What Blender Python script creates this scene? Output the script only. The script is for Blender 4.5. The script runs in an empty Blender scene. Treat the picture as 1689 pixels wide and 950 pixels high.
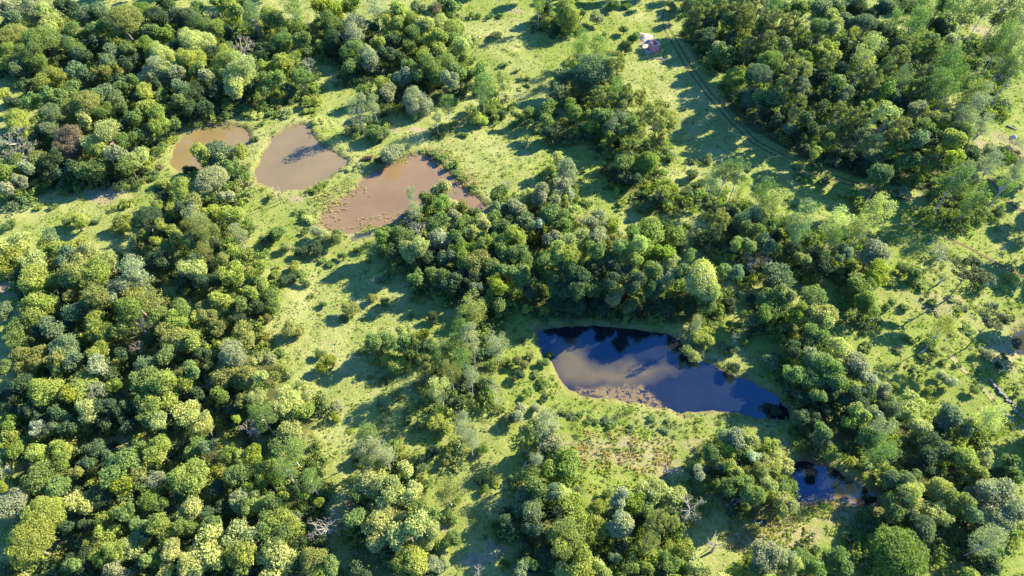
import bpy, math, random
import numpy as np
from mathutils import Vector
R = math.radians
sc = bpy.context.scene
col = sc.collection

# ---------------------------------------------------------------- camera
CAM_H, PITCH, FPX, PW, PH = 110.0, R(51.5), 1100.0, 1689.0, 950.0
cam = bpy.data.cameras.new('camera'); cam.sensor_width = 36; cam.lens = FPX / PW * 36
cam.clip_start = 1; cam.clip_end = 6000
co = bpy.data.objects.new('camera', cam); col.objects.link(co)
co.location = (0, 0, CAM_H); co.rotation_euler = (R(90) - PITCH, 0, 0)
sc.camera = co
# ---------------------------------------------------------------- light
SUN_EL, SUN_AZ = R(30), R(29)      # azimuth from +X towards +Y
w = bpy.data.worlds.new('World'); sc.world = w; w.use_nodes = True
nt = w.node_tree; nt.nodes.clear()
sky = nt.nodes.new('ShaderNodeTexSky'); sky.sky_type = 'NISHITA'; sky.sun_disc = False
sky.sun_elevation = SUN_EL; sky.sun_rotation = R(90) - SUN_AZ
sky.air_density = 1.0; sky.dust_density = 0.0; sky.ozone_density = 4.0
bg = nt.nodes.new('ShaderNodeBackground'); bg.inputs[1].default_value = 0.095
wo = nt.nodes.new('ShaderNodeOutputWorld')
tn = nt.nodes.new('ShaderNodeMix'); tn.data_type = 'RGBA'; tn.blend_type = 'MULTIPLY'; tn.inputs[0].default_value = 1
tn.inputs[7].default_value = (.44, .84, 1.34, 1)   # the deep clear blue of the photograph's sky
nt.links.new(sky.outputs[0], tn.inputs[6]); nt.links.new(tn.outputs[2], bg.inputs[0]); nt.links.new(bg.outputs[0], wo.inputs[0])
sl = bpy.data.lights.new('sun', 'SUN'); sl.energy = 5.0; sl.angle = R(0.53); sl.color = (1.0, 0.91, 0.66)
so = bpy.data.objects.new('sun', sl); col.objects.link(so)
sd = Vector((math.cos(SUN_AZ) * math.cos(SUN_EL), math.sin(SUN_AZ) * math.cos(SUN_EL), math.sin(SUN_EL)))
so.rotation_euler = sd.to_track_quat('Z', 'Y').to_euler(); so.location = (60, 60, 200)
sc.view_settings.view_transform = 'Standard'; sc.view_settings.look = 'None'
sc.view_settings.exposure = 1.95; sc.view_settings.gamma = 1; sc.view_settings.use_curve_mapping = False
try:
    sc.cycles.max_bounces = 6; sc.cycles.diffuse_bounces = 3; sc.cycles.glossy_bounces = 2
    sc.cycles.transmission_bounces = 3; sc.cycles.transparent_max_bounces = 4
    sc.cycles.use_denoising = True
except Exception: pass

rng = np.random.default_rng(7); random.seed(7)
# ---------------------------------------------------------------- helpers
def G(px, py, z=0.0):
    """the point of the world at height z that the photograph shows at a pixel"""
    u = (px - PW / 2) / FPX; v = (py - PH / 2) / FPX
    d = (CAM_H - z) / (math.sin(PITCH) + v * math.cos(PITCH))
    return u * d, d * (math.cos(PITCH) - v * math.sin(PITCH)), d
def GP(pts): return np.array([G(a, b)[:2] for a, b in pts])

def vnoise(x, y, s, seed=0):
    x = np.asarray(x, float) / s + 1000; y = np.asarray(y, float) / s + 1000
    xi = np.floor(x).astype(np.int64); yi = np.floor(y).astype(np.int64)
    fx = x - xi; fy = y - yi; fx = fx * fx * (3 - 2 * fx); fy = fy * fy * (3 - 2 * fy)
    def h(a, b):
        n = (a * 374761393 + b * 668265263 + seed * 974634777) & 0xffffffff
        n = ((n ^ (n >> 13)) * 1274126177) & 0xffffffff
        return ((n ^ (n >> 16)) & 0xffff) / 65535.0
    return (h(xi, yi) * (1 - fx) + h(xi + 1, yi) * fx) * (1 - fy) + (h(xi, yi + 1) * (1 - fx) + h(xi + 1, yi + 1) * fx) * fy
def fbm(x, y, s, seed=0, n=4):
    t = 0; a = .5
    for i in range(n): t = t + a * vnoise(x, y, s / 2 ** i, seed + i * 17); a *= .5
    return t / (1 - .5 ** n)
def sdist(x, y, P):
    """signed distance to polygon, negative inside"""
    d = np.full(x.shape, 1e9); ins = np.zeros(x.shape, bool); n = len(P)
    for i in range(n):
        a = P[i]; b = P[(i + 1) % n]; e = b - a; L = (e @ e) or 1e-9
        t = np.clip(((x - a[0]) * e[0] + (y - a[1]) * e[1]) / L, 0, 1)
        d = np.minimum(d, (x - a[0] - t * e[0]) ** 2 + (y - a[1] - t * e[1]) ** 2)
        c = ((a[1] > y) != (b[1] > y)) & (x < (b[0] - a[0]) * (y - a[1]) / ((b[1] - a[1]) or 1e-9) + a[0])
        ins ^= c
    d = np.sqrt(d); return np.where(ins, -d, d)
def ldist(x, y, P):
    d = np.full(np.shape(x), 1e9)
    for a, b in zip(P[:-1], P[1:]):
        e = b - a; L = e @ e
        t = np.clip(((x - a[0]) * e[0] + (y - a[1]) * e[1]) / L, 0, 1)
        d = np.minimum(d, np.hypot(x - a[0] - t * e[0], y - a[1] - t * e[1]))
    return d

def new_mesh(name, V, F, mat=None, smooth=False, tint=None, attr='tint'):
    """F: (n,k) array of equal sized faces"""
    V = np.asarray(V, np.float32); F = np.asarray(F, np.int32)
    me = bpy.data.meshes.new(name)
    me.vertices.add(len(V)); me.vertices.foreach_set('co', V.ravel())
    k = F.shape[1]
    me.loops.add(F.size); me.loops.foreach_set('vertex_index', F.ravel())
    me.polygons.add(len(F)); me.polygons.foreach_set('loop_start', np.arange(len(F), dtype=np.int32) * k)
    me.polygons.foreach_set('use_smooth', np.full(len(F), smooth))
    if tint is not None:
        ca = me.color_attributes.new(attr, 'FLOAT_COLOR', 'POINT')
        t = np.asarray(tint, np.float32)
        if t.ndim == 1: t = np.stack([t, t, t, np.ones_like(t)], 1)
        elif t.shape[1] == 3: t = np.concatenate([t, np.ones((len(t), 1), np.float32)], 1)
        ca.data.foreach_set('color', t.astype(np.float32).ravel())
    me.update(calc_edges=True); me.validate()
    if mat: me.materials.append(mat)
    return me
def link(name, me, parent=None, loc=None, rot=None, scale=None):
    o = bpy.data.objects.new(name, me); col.objects.link(o)
    if parent: o.parent = parent
    if loc is not None: o.location = loc
    if rot is not None: o.rotation_euler = rot
    if scale is not None: o.scale = scale
    return o
def tag(o, label=None, cat=None, group=None, kind=None):
    if label: o['label'] = label
    if cat: o['category'] = cat
    if group: o['group'] = group
    if kind: o['kind'] = kind
    return o

class MB:
    """collects quads; tubes are polygons of n sides"""
    def __init__(s): s.V = []; s.F = []; s.T = []; s.n = 0
    def add(s, V, F, t=.5):
        V = np.asarray(V, float); s.V.append(V); s.F.append(np.asarray(F, int) + s.n); s.n += len(V)
        s.T.append(np.full(len(V), t) if np.isscalar(t) else np.asarray(t))
    def tube(s, pts, rad, n=6, t=.5):
        pts = np.asarray(pts, float); rings = []
        for i, p in enumerate(pts):
            d = pts[min(i + 1, len(pts) - 1)] - pts[max(i - 1, 0)]; d /= np.linalg.norm(d) + 1e-9
            a = np.cross(d, (0, 0, 1) if abs(d[2]) < .9 else (1, 0, 0)); a /= np.linalg.norm(a); b = np.cross(d, a)
            th = np.arange(n) * 2 * math.pi / n
            rings.append(p + rad[i] * (np.cos(th)[:, None] * a + np.sin(th)[:, None] * b))
        F = [(i * n + j, i * n + (j + 1) % n, (i + 1) * n + (j + 1) % n, (i + 1) * n + j) for i in range(len(pts) - 1) for j in range(n)]
        m = (len(pts) - 1) * n
        if n == 6: F += [(m, m + 1, m + 2, m + 3), (m, m + 3, m + 4, m + 5), (3, 2, 1, 0), (5, 4, 3, 0)]
        s.add(np.concatenate(rings), F, t)
    def box(s, c, h, rz=0, t=.5):
        cx, cy, cz = c; hx, hy, hz = h; V = []
        for z in (-hz, hz):
            for x, y in ((-hx, -hy), (hx, -hy), (hx, hy), (-hx, hy)):
                V.append((cx + x * math.cos(rz) - y * math.sin(rz), cy + x * math.sin(rz) + y * math.cos(rz), cz + z))
        s.add(V, [(3, 2, 1, 0), (4, 5, 6, 7), (0, 1, 5, 4), (1, 2, 6, 5), (2, 3, 7, 6), (3, 0, 4, 7)], t)
    def mesh(s, name, mat, smooth=False):
        return new_mesh(name, np.concatenate(s.V), np.concatenate(s.F), mat, smooth, np.concatenate(s.T))

# ---------------------------------------------------------------- materials
def mat_new(name):
    m = bpy.data.materials.new(name); m.use_nodes = True; t = m.node_tree; t.nodes.clear()
    out = t.nodes.new('ShaderNodeOutputMaterial'); return m, t, out
def nd(t, typ, **kw):
    n = t.nodes.new(typ)
    for k, v in kw.items(): setattr(n, k, v)
    return n
def mixc(t, fac, a, b, blend='MIX'):
    n = nd(t, 'ShaderNodeMix', data_type='RGBA', blend_type=blend, clamp_factor=True)
    for i, v in ((0, fac), (6, a), (7, b)):
        if isinstance(v, (int, float)): n.inputs[i].default_value = v
        elif isinstance(v, tuple): n.inputs[i].default_value = v + (1,) if len(v) == 3 else v
        else: t.links.new(v, n.inputs[i])
    return n.outputs[2]
def noise(t, scale, detail=4, rough=.6, vec=None):
    n = nd(t, 'ShaderNodeTexNoise'); n.inputs['Scale'].default_value = scale; n.inputs['Detail'].default_value = detail
    n.inputs['Roughness'].default_value = rough
    if vec is None:
        g = nd(t, 'ShaderNodeNewGeometry'); vec = g.outputs['Position']
    t.links.new(vec, n.inputs['Vector']); return n.outputs['Fac']
def ramp(t, fac, a, b):
    n = nd(t, 'ShaderNodeMapRange', clamp=True); t.links.new(fac, n.inputs[0])
    n.inputs[1].default_value = a; n.inputs[2].default_value = b; return n.outputs[0]
def math_n(t, op, a, b):
    n = nd(t, 'ShaderNodeMath', operation=op)
    for i, v in enumerate((a, b)):
        if isinstance(v, (int, float)): n.inputs[i].default_value = v
        else: t.links.new(v, n.inputs[i])
    return n.outputs[0]

def foliage(name, attr_col=False, trans=.45):
    """leaves: the colour of the plant (object colour or 'col' attribute), varied from clump to clump and leaf to leaf"""
    m, t, out = mat_new(name)
    if attr_col:
        c = nd(t, 'ShaderNodeAttribute', attribute_name='col').outputs['Color']
        tint = nd(t, 'ShaderNodeAttribute', attribute_name='col').outputs['Alpha']
    else:
        c = nd(t, 'ShaderNodeObjectInfo').outputs['Color']
        tint = nd(t, 'ShaderNodeAttribute', attribute_name='tint').outputs['Fac']
    dark = mixc(t, 1.0, c, (.66, .74, .80), 'MULTIPLY')
    lite = mixc(t, 1.0, c, (1.38, 1.34, 1.10), 'MULTIPLY')
    base = mixc(t, tint, dark, lite)
    n2 = ramp(t, noise(t, .9, 3), .3, .72)
    base = mixc(t, math_n(t, 'MULTIPLY', n2, .35), base, mixc(t, 1.0, base, (1.22, 1.12, .72), 'MULTIPLY'))
    p = nd(t, 'ShaderNodeBsdfPrincipled'); p.inputs['Roughness'].default_value = .55
    p.inputs['Specular IOR Level'].default_value = .35
    t.links.new(base, p.inputs['Base Color'])
    tr = nd(t, 'ShaderNodeBsdfTranslucent')
    t.links.new(mixc(t, 1.0, base, (1.1, 1.35, .5), 'MULTIPLY'), tr.inputs['Color'])
    ms = nd(t, 'ShaderNodeMixShader'); ms.inputs[0].default_value = trans
    t.links.new(p.outputs[0], ms.inputs[1]); t.links.new(tr.outputs[0], ms.inputs[2]); t.links.new(ms.outputs[0], out.inputs[0])
    return m
M_LEAF = foliage('leaves'); M_LEAFC = foliage('leaves_mixed', True)
def plain(name, c, c2, scale=3.0, rough=.9):
    m, t, out = mat_new(name); p = nd(t, 'ShaderNodeBsdfPrincipled'); p.inputs['Roughness'].default_value = rough
    p.inputs['Specular IOR Level'].default_value = .2
    t.links.new(mixc(t, ramp(t, noise(t, scale, 5), .35, .65), c, c2), p.inputs['Base Color'])
    t.links.new(p.outputs[0], out.inputs[0]); return m
M_BARK = plain('bark', (.13, .10, .075), (.24, .20, .16))
M_PALE = plain('pale_bark', (.34, .31, .28), (.52, .49, .45))
M_DEAD = plain('weathered_wood', (.20, .18, .16), (.36, .33, .29))
M_RUT = plain('red_earth', (.085, .070, .034), (.16, .085, .05), .7)
M_BRICK = plain('brick', (.58, .22, .22), (.70, .32, .30), 6)
M_MORTAR = plain('pale_mortar', (.42, .37, .35), (.58, .52, .50), 3)
M_SAND = plain('sand', (.38, .27, .21), (.48, .36, .29), 2)
M_CONC = plain('concrete', (.40, .30, .22), (.52, .41, .31), 1.2)
M_STONE = plain('stone', (.10, .095, .09), (.26, .24, .22), 2)
# every tree and bush of the photograph: "x y r kindcolour", units of 2.504 photo px from the tile's corner
# kinds: b billowy, d smooth dome, o rounded bush, g feathery, k knobbly tufted, a araucaria, t twiggy, n leafless, s low shrub
TILES = {
(0,0): """3 5 6 bS;11 5 6 bD;22 4 9 bS;31 10 8 bL;9 12 6 bB;3 16 4 bG;9 24 10 dO;27 26 11 dG;4 34 8 bY;20 36 8 bG;14 42 7 bB;29 50 8 bY;40 47 4 nS;
51 46 6 bB;47 57 6 bG;50 19 8 bG;61 17 4 bG;45 5 6 bD;60 6 9 bB;66 19 5 bG;82 13 12 dO;93 7 7 dE;105 10 8 bD;109 4 6 bD;100 22 6 bG;109 22 6 bE;84 33 5 bG;73 32 6 bB;
60 30 6 bD;49 31 7 bG;43 27 4 bD;98 31 8 bE;105 33 7 bL;101 45 10 bS;110 47 6 bL;66 45 7 bO;55 38 6 bD;85 41 6 bD;70 60 7 bB;80 56 5 bG;87 52 4 bG;76 51 6 bD;
53 66 10 bO;38 64 6 bG;21 68 6 bG;7 66 5 bD;3 62 4 bY;32 76 9 bB;8 78 9 bY;8 90 12 tS;44 90 8 bR;65 73 8 bG;56 79 5 bL;68 87 11 bL;83 90 7 bG;96 62 6 bY;107 63 5 bG;
97 70 5 bY;80 70 4 bG;88 76 5 bG;104 78 7 bY;82 81 5 bD;94 88 6 bD;25 90 5 bD;16 57 5 bD;60 52 5 bD;90 64 4 bD;70 39 5 bB;93 38 5 bD;103 56 4 bD""",
(282,0): """8 8 8 bB;17 4 6 bG;27 8 6 tS;33 2 5 bY;20 14 7 bG;29 18 8 bY;42 7 6 bY;48 3 5 bG;54 12 8 gB;64 6 8 bY;71 13 6 bG;81 9 9 gG;100 4 6 bV;109 6 5 bV;105 14 8 bG;
108 25 9 bD;15 25 9 bL;12 37 8 bY;26 33 5 dD;36 30 5 bG;17 46 5 bY;46 29 10 tR;33 40 9 bY;42 46 10 bL;41 57 7 bL;23 50 5 bS;3 46 6 bS;5 55 6 bB;10 60 6 bD;20 60 8 bD;31 60 6 bD;
51 57 6 bD;70 26 7 bG;60 33 6 bD;86 26 5 bG;98 29 3 bY;62 43 5 bY;61 50 4 bG;61 57 6 bG;74 40 6 bY;70 51 6 bG;81 38 4 bY;90 40 5 tS;86 50 7 dG;76 56 5 bD;36 68 6 oY;
24 73 4 sG;48 73 5 sG;57 75 4 sL;66 74 4 sG;75 72 6 sL;93 65 6 oY;92 72 4 sY;97 78 4 sL;60 81 3 sG;55 91 3 sG;5 66 5 bG;2 80 4 bG;12 70 7 bD;8 20 4 bD;3 32 6 bD;38 22 4 bD;52 40 5 bD;22 70 6 bD""",
(564,0): """2 6 3 bV;6 3 5 bE;23 7 7 gS;6 17 10 bS;4 29 7 bG;18 33 8 bS;5 41 6 bG;13 40 5 bG;24 26 5 bY;37 6 6 bY;30 14 6 bY;38 15 5 bY;47 12 7 bY;45 22 8 bG;54 17 6 bL;58 26 5 bY;65 24 5 bY;
66 15 7 bL;75 16 8 bY;80 28 6 bL;73 24 6 bG;50 5 5 bB;60 4 5 bG;70 4 6 bG;63 6 4 bR;77 4 4 sG;88 9 4 sG;98 10 3 sG;104 10 3 sG;103 22 4 oL;98 24 2 sR;54 37 6 bY;64 34 6 bY;
59 42 8 bG;70 38 7 bG;63 48 6 bE;75 44 6 bG;72 51 5 bS;69 59 4 oS;79 37 3 bG;43 43 5 bG;49 49 4 bG;39 50 6 bS;28 51 7 bY;30 60 5 bS;48 63 8 bS;15 58 5 bG;11 72 8 gS;21 68 5 gS;
27 73 3 oG;25 86 8 oG;92 46 6 bG;93 58 8 gG;106 53 5 gG;100 62 4 oG;84 70 5 oL;90 78 6 oY;97 72 5 oY;70 68 5 gG;62 76 4 gB;73 82 4 oE;80 88 3 sG;86 48 4 oG;108 42 3 sG;18 16 5 bD;30 35 5 bD;38 38 5 bD;35 27 5 bD""",
(846,0): """17 3 5 gG;22 4 5 bD;35 5 9 bY;40 14 5 oS;45 9 4 oG;56 11 6 oS;66 3 5 oG;74 3 4 sG;105 3 4 oO;29 17 3 sD;27 23 3 sD;73 20 4 oG;80 25 5 oG;75 31 5 oD;46 28 6 gG;55 31 6 gG;43 34 5 gG;
54 45 12 dB;47 50 8 bB;62 40 5 gG;68 44 7 kO;68 55 5 gG;33 50 6 bB;31 59 6 bB;55 60 6 bG;60 66 7 kO;75 62 5 kO;72 68 6 bO;84 64 5 kO;95 81 12 kO;38 67 5 bE;42 73 5 bE;48 75 4 bE;
24 70 6 bG;22 79 5 bG;10 72 4 bG;1 74 3 bG;25 87 5 bD;53 81 5 bE;60 76 6 bG;66 78 8 bB;72 84 5 bG;82 77 4 bY;78 83 5 bG;65 89 3 bE;52 91 3 sG;35 92 4 sG;41 93 3 sG;60 93 3 bE;
28 91 3 sG;7 50 3 sL;10 55 2 sL;5 57 2 sL;3 46 2 sG;60 22 2 sG""",
(1128,0): """8 4 6 kG;8 12 6 kO;14 8 6 kY;3 3 5 bD;16 17 5 bD;5 18 5 bG;18 21 5 bB;24 6 6 kO;36 6 8 kO;40 14 8 kO;30 12 6 bG;50 3 6 kS;60 8 6 gG;66 5 5 bG;55 13 6 kG;52 20 7 kO;62 18 7 kO;
70 17 6 kO;78 18 4 kL;56 27 5 kO;66 30 5 bB;43 33 6 kO;32 24 6 bD;22 31 4 bS;20 38 5 bG;28 35 6 bG;12 24 5 bD;74 5 6 bG;82 3 5 bG;90 6 6 bB;97 12 6 dL;90 18 7 dG;99 19 5 dL;
88 27 5 nW;100 5 5 bB;108 15 5 bB;107 4 6 bD;96 31 5 bY;100 36 5 bY;90 36 5 bY;94 42 5 kO;58 41 9 dE;50 48 8 dB;70 41 5 kO;73 50 9 kO;78 56 5 kS;65 59 6 kO;59 60 7 bG;46 60 8 bB;
52 66 7 bD;38 62 5 bD;33 50 5 bE;35 54 4 bE;76 67 5 kO;73 74 4 kL;78 38 5 bG;82 45 5 bB;102 55 6 bG;95 62 6 bD;105 63 5 bB;92 70 5 bD;103 72 5 kO;107 78 6 kO;100 81 5 bO;
82 76 5 bD;70 82 5 bB;63 78 5 bD;82 92 4 bG;88 92 4 bY;96 92 4 bG;108 88 6 kO;76 89 5 bD;54 75 5 bD;88 84 5 bD;88 52 6 bD;84 62 5 bD;104 46 5 bD;106 28 6 bD;80 30 5 bD""",
(1407,0): """5 5 8 bD;16 7 6 bD;22 5 5 bB;34 5 9 dG;46 8 9 gG;40 16 8 gG;26 14 6 gG;8 15 7 dB;18 18 5 bD;10 36 9 gL;49 29 6 kG;53 32 4 kO;36 31 6 kO;30 30 6 bD;29 40 7 kO;22 44 5 gG;
12 52 6 kO;24 57 6 bE;16 60 5 bB;34 50 6 gB;60 3 5 bG;66 8 8 gG;78 5 8 gG;89 3 6 gG;65 27 5 bS;64 20 4 bB;72 26 5 sD;100 5 9 gD;108 13 7 gG;100 25 8 gG;108 20 7 gS;104 34 8 gG;
94 27 6 gG;108 44 8 gG;100 46 6 gD;90 40 5 sG;60 43 10 gG;67 51 8 gG;56 56 8 gG;62 62 8 gG;47 50 6 kO;44 58 6 kG;78 55 5 kG;78 64 9 gO;85 61 5 kW;78 74 9 gS;86 83 6 gS;
70 86 8 bG;66 91 6 bY;52 76 6 bO;58 78 4 bL;40 68 6 bD;30 65 6 bD;20 80 10 kL;30 85 7 kO;4 76 5 kO;3 86 7 bB;42 71 5 bS;48 84 6 bG;44 91 6 bB;35 92 5 bG;10 68 4 bE;22 68 4 bE;
100 68 5 sS;108 93 5 tR;55 14 5 bD;58 20 5 bD;25 24 5 bD;38 42 5 bD;53 90 6 bD;62 76 5 bD""",
(0,238): """12 5 10 tS;3 17 7 bE;11 9 5 bG;4 28 5 bS;13 23 4 bS;17 15 5 bS;22 8 6 bO;28 13 8 bD;36 6 7 bD;45 5 6 tS;58 12 8 bG;65 4 6 bY;75 6 6 bS;82 9 7 bG;90 6 7 bL;70 14 6 bD;31 26 4 oY;24 26 4 oG;
93 13 3 sG;87 17 3 sG;100 20 4 sG;97 5 4 sL;105 15 3 sR;25 41 3 sY;30 38 2 sL;34 40 3 sG;81 39 5 sY;52 51 8 oY;44 50 4 oG;62 51 3 sB;77 53 7 oY;84 52 6 oY;5 52 5 oG;33 61 5 bB;
5 64 9 bL;3 73 8 bY;32 66 7 bY;39 68 6 bY;49 65 6 bY;42 75 6 bB;55 72 8 bL;68 75 10 bL;48 84 9 bO;60 85 9 bY;58 92 6 bO;24 77 8 bL;20 88 9 bY;30 90 7 bY;89 86 10 gS;78 92 7 bS;
12 86 5 bD;97 49 9 dD;95 52 4 bY;106 54 4 bY;94 57 3 bY;103 40 4 bY;94 63 4 oY;103 64 5 oY;96 70 5 oG;108 68 5 bG;107 77 6 bD;100 79 5 bD;105 32 7 bD;109 28 5 bY;50 14 6 bD;40 17 6 bD""",
(282,238): """21 7 6 bY;31 5 8 bB;36 9 6 bL;46 5 5 bY;40 14 5 bG;12 16 4 oD;15 15 2 sR;27 23 11 dS;35 33 5 bS;6 28 9 bY;12 33 7 bL;5 41 8 bY;26 42 7 bY;38 44 7 bY;15 49 7 gS;20 56 8 gO;8 55 7 bO;28 61 7 gO;
44 58 6 gS;38 57 4 bO;14 63 6 bG;3 60 5 bY;12 77 8 bL;18 84 5 bL;22 71 6 gO;38 67 6 bY;49 72 5 bY;40 82 8 bY;57 80 5 bY;34 74 4 bO;65 34 3 oY;55 53 2 sS;62 62 5 oD;70 58 7 oG;77 65 5 oL;
86 70 5 oD;98 58 6 oS;108 61 7 oG;96 67 6 oD;105 78 3 sG;90 50 4 sL;84 43 3 sG;88 47 3 sG;80 80 6 oY;84 86 5 oG;68 86 5 oY;70 81 3 sY;60 91 5 bY;76 88 5 oD;88 90 4 oG;98 28 3 sE;93 30 3 sE;
10 42 5 bD;30 68 5 bD;24 88 7 bD;10 88 6 bD;40 70 4 bD;88 56 3 sG;100 76 3 sG""",
(564,238): """32 5 8 oS;25 10 4 oD;17 8 3 sR;12 13 3 sS;5 16 3 sL;60 5 4 sG;66 9 4 sG;72 13 4 sG;80 22 3 sE;86 28 3 sG;75 19 3 sG;64 30 6 bL;57 36 5 bG;46 33 4 gS;73 31 4 tS;65 39 6 bE;48 43 5 gS;
45 49 5 tS;50 55 7 tS;78 41 5 bO;63 52 6 bG;75 47 4 bS;82 49 7 bG;88 44 5 bG;93 52 5 bL;100 48 5 bG;104 54 5 bG;65 60 7 bS;60 66 4 tR;77 60 6 bG;85 57 5 bL;90 60 5 bY;75 68 7 bE;
85 67 7 bE;80 77 5 bE;95 64 5 bY;92 76 8 bO;99 81 5 bG;101 92 8 bV;70 72 6 bB;62 84 7 bG;49 80 5 oY;49 87 5 bG;29 60 6 bE;41 60 7 bG;46 68 8 bL;33 72 6 bD;17 77 2 oV;10 69 3 oG;
0 73 4 oG;40 82 4 sG;30 87 4 sG;25 89 3 sS;105 64 7 bG;110 58 6 bD;108 73 6 bG;108 82 6 bG;78 88 6 bD;70 93 6 bD;88 93 5 bB;103 34 6 bG;108 26 5 tS;108 14 2 nW;105 42 5 bB;
110 48 5 bD;57 75 5 bD;85 88 5 bD;100 72 5 bD;92 86 5 bD""",
(846,238): """35 17 9 bS;30 9 5 bL;33 26 6 bS;37 32 4 bW;63 4 5 oG;51 1 2 sG;55 8 2 sG;74 9 7 bG;87 9 9 bE;80 21 6 bD;69 18 7 bD;103 10 2 sG;96 12 3 sG;103 26 8 bY;97 35 5 bD;75 28 4 oE;66 27 2 sG;
61 28 2 sG;72 37 4 sY;86 30 3 sG;90 41 5 oG;83 40 4 oG;50 38 3 sG;46 37 3 sG;10 32 7 bL;18 33 6 bS;28 36 6 bS;33 34 4 bY;24 44 8 bG;33 48 7 bG;40 44 5 bL;45 48 5 tR;3 42 6 bS;9 50 6 bB;
15 52 4 bW;3 60 8 bY;5 71 7 bG;7 84 8 bG;17 57 4 bD;27 60 6 bS;41 60 8 bL;38 70 8 bY;29 72 6 bY;21 76 4 bG;55 50 8 bS;66 53 6 bY;56 60 6 bS;66 62 5 bO;55 68 6 bG;79 56 7 bG;
92 54 8 bE;105 55 8 bE;90 65 8 bE;102 67 8 bE;80 66 7 bL;72 67 5 bG;82 75 4 bY;74 82 6 bD;100 80 7 bS;106 77 5 bL;92 82 5 bG;54 80 7 bD;43 85 8 bD;58 93 9 bG;80 92 6 bD;
110 84 6 bD;94 92 7 bD;66 79 6 bD;31 90 7 bD;36 80 6 bD;66 88 6 bD""",
(1128,238): """7 18 5 oG;2 30 4 oB;17 8 4 oL;5 10 3 sG;20 25 8 gB;28 18 6 gG;36 18 7 gG;10 26 5 oG;38 28 7 gL;53 32 8 gG;62 39 8 gL;43 45 9 bB;45 54 7 bG;58 53 5 bG;30 42 5 bD;24 50 7 kO;20 58 5 kD;
2 54 3 oE;78 50 11 gB;75 61 7 gB;101 52 9 gL;100 62 5 gG;55 66 6 bB;42 66 5 bG;34 66 5 bG;14 80 12 bL;18 90 7 bL;26 84 5 bG;45 76 7 tR;55 77 5 tR;34 83 5 bB;64 83 9 bB;78 74 5 bO;
86 73 6 bD;92 80 6 bD;106 70 5 bB;103 75 3 bB;110 80 6 oG;102 84 5 oG;76 20 3 sG;74 15 2 sG;80 19 3 sS;88 13 4 sG;92 22 4 sG;104 32 3 oL;73 40 2 sG;69 35 2 sY;47 22 2 sL;43 14 3 sG;
88 3 4 bY;78 2 4 bD;100 4 6 bD;110 8 5 bD;5 72 4 bG;70 70 5 bD;60 60 5 bD;32 55 5 bD""",
(1407,238): """5 10 7 bD;15 6 6 bB;24 3 5 bG;20 17 7 bG;36 10 6 bG;52 7 7 bL;52 14 4 bY;66 9 6 bV;60 14 4 bD;78 5 8 bD;89 4 5 bS;92 12 6 gS;21 28 5 oG;13 35 3 oD;34 32 5 sS;70 21 9 gG;78 17 6 kS;80 30 6 gG;
102 25 6 gG;108 18 6 gS;78 38 7 gG;65 37 4 sD;95 47 2 sR;97 55 3 sS;16 46 10 gL;6 54 7 gL;14 71 9 bS;15 84 9 bV;7 90 7 bE;40 86 6 oG;33 82 5 oG;60 72 7 nS;57 66 4 tS;77 84 11 aO;
92 88 4 tS;105 88 5 oY;100 68 3 nW;28 90 4 sG;45 92 4 sG;103 4 5 sR;112 10 4 sR""",
(0,476): """18 12 9 bY;31 7 7 bY;46 4 4 bO;60 4 8 bO;72 6 5 bS;88 6 8 bO;102 9 8 gO;83 13 8 bE;52 13 8 bB;32 22 8 bB;10 28 9 bG;62 21 8 bY;66 29 7 bY;62 40 7 bY;64 51 6 bS;40 38 8 bB;36 46 6 bO;
25 44 8 bO;15 47 7 bO;37 52 5 bG;48 46 6 bB;3 50 5 bG;30 66 9 bY;53 62 8 bY;46 68 6 bV;61 66 7 bS;56 79 7 bL;80 28 6 bG;93 24 7 tR;90 38 5 tR;108 27 8 bO;106 17 5 bG;98 48 7 bB;
110 44 6 bG;98 60 9 bG;106 69 10 bY;96 73 8 bG;76 64 5 bE;98 86 6 bG;105 88 5 bL;24 92 5 bW;33 93 4 bB;5 88 6 bE;5 78 5 bD;18 80 6 bD;38 82 6 bD;15 62 6 bD;45 90 6 bD;
68 88 6 bD;45 25 5 bD;70 54 6 bD;80 80 6 bD;3 16 6 bB;80 44 5 bD;84 90 6 bD;26 30 5 bD;5 70 6 bD;28 86 5 bD;70 78 6 bD""",
(282,476): """6 10 7 bG;3 21 8 bY;5 32 9 bO;15 34 6 bY;20 12 5 bO;25 18 5 bO;33 8 6 bY;46 10 5 bG;52 3 5 bY;30 26 5 bO;66 8 9 oG;55 11 6 bD;62 20 5 oO;48 27 9 bO;40 42 11 bS;60 44 6 bO;66 47 4 bS;56 47 5 bL;
70 42 3 sG;80 27 7 oO;72 42 3 sG;92 4 2 sG;100 10 3 oG;103 49 8 oV;98 42 4 oG;24 51 3 bY;14 54 5 bG;38 56 8 bO;50 60 6 dO;25 62 4 tR;32 70 6 bE;60 58 5 bL;66 60 5 bO;3 60 8 bY;
10 80 10 bL;20 88 7 bL;48 74 5 bO;56 70 7 bL;60 83 9 gG;75 72 9 bL;85 68 7 bL;88 80 6 bY;43 86 3 bV;53 92 8 nS;78 92 7 bL;108 84 4 oV;110 78 4 sS;40 80 5 bD;22 44 5 bD;18 70 5 bD;44 20 5 bD""",
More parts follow.
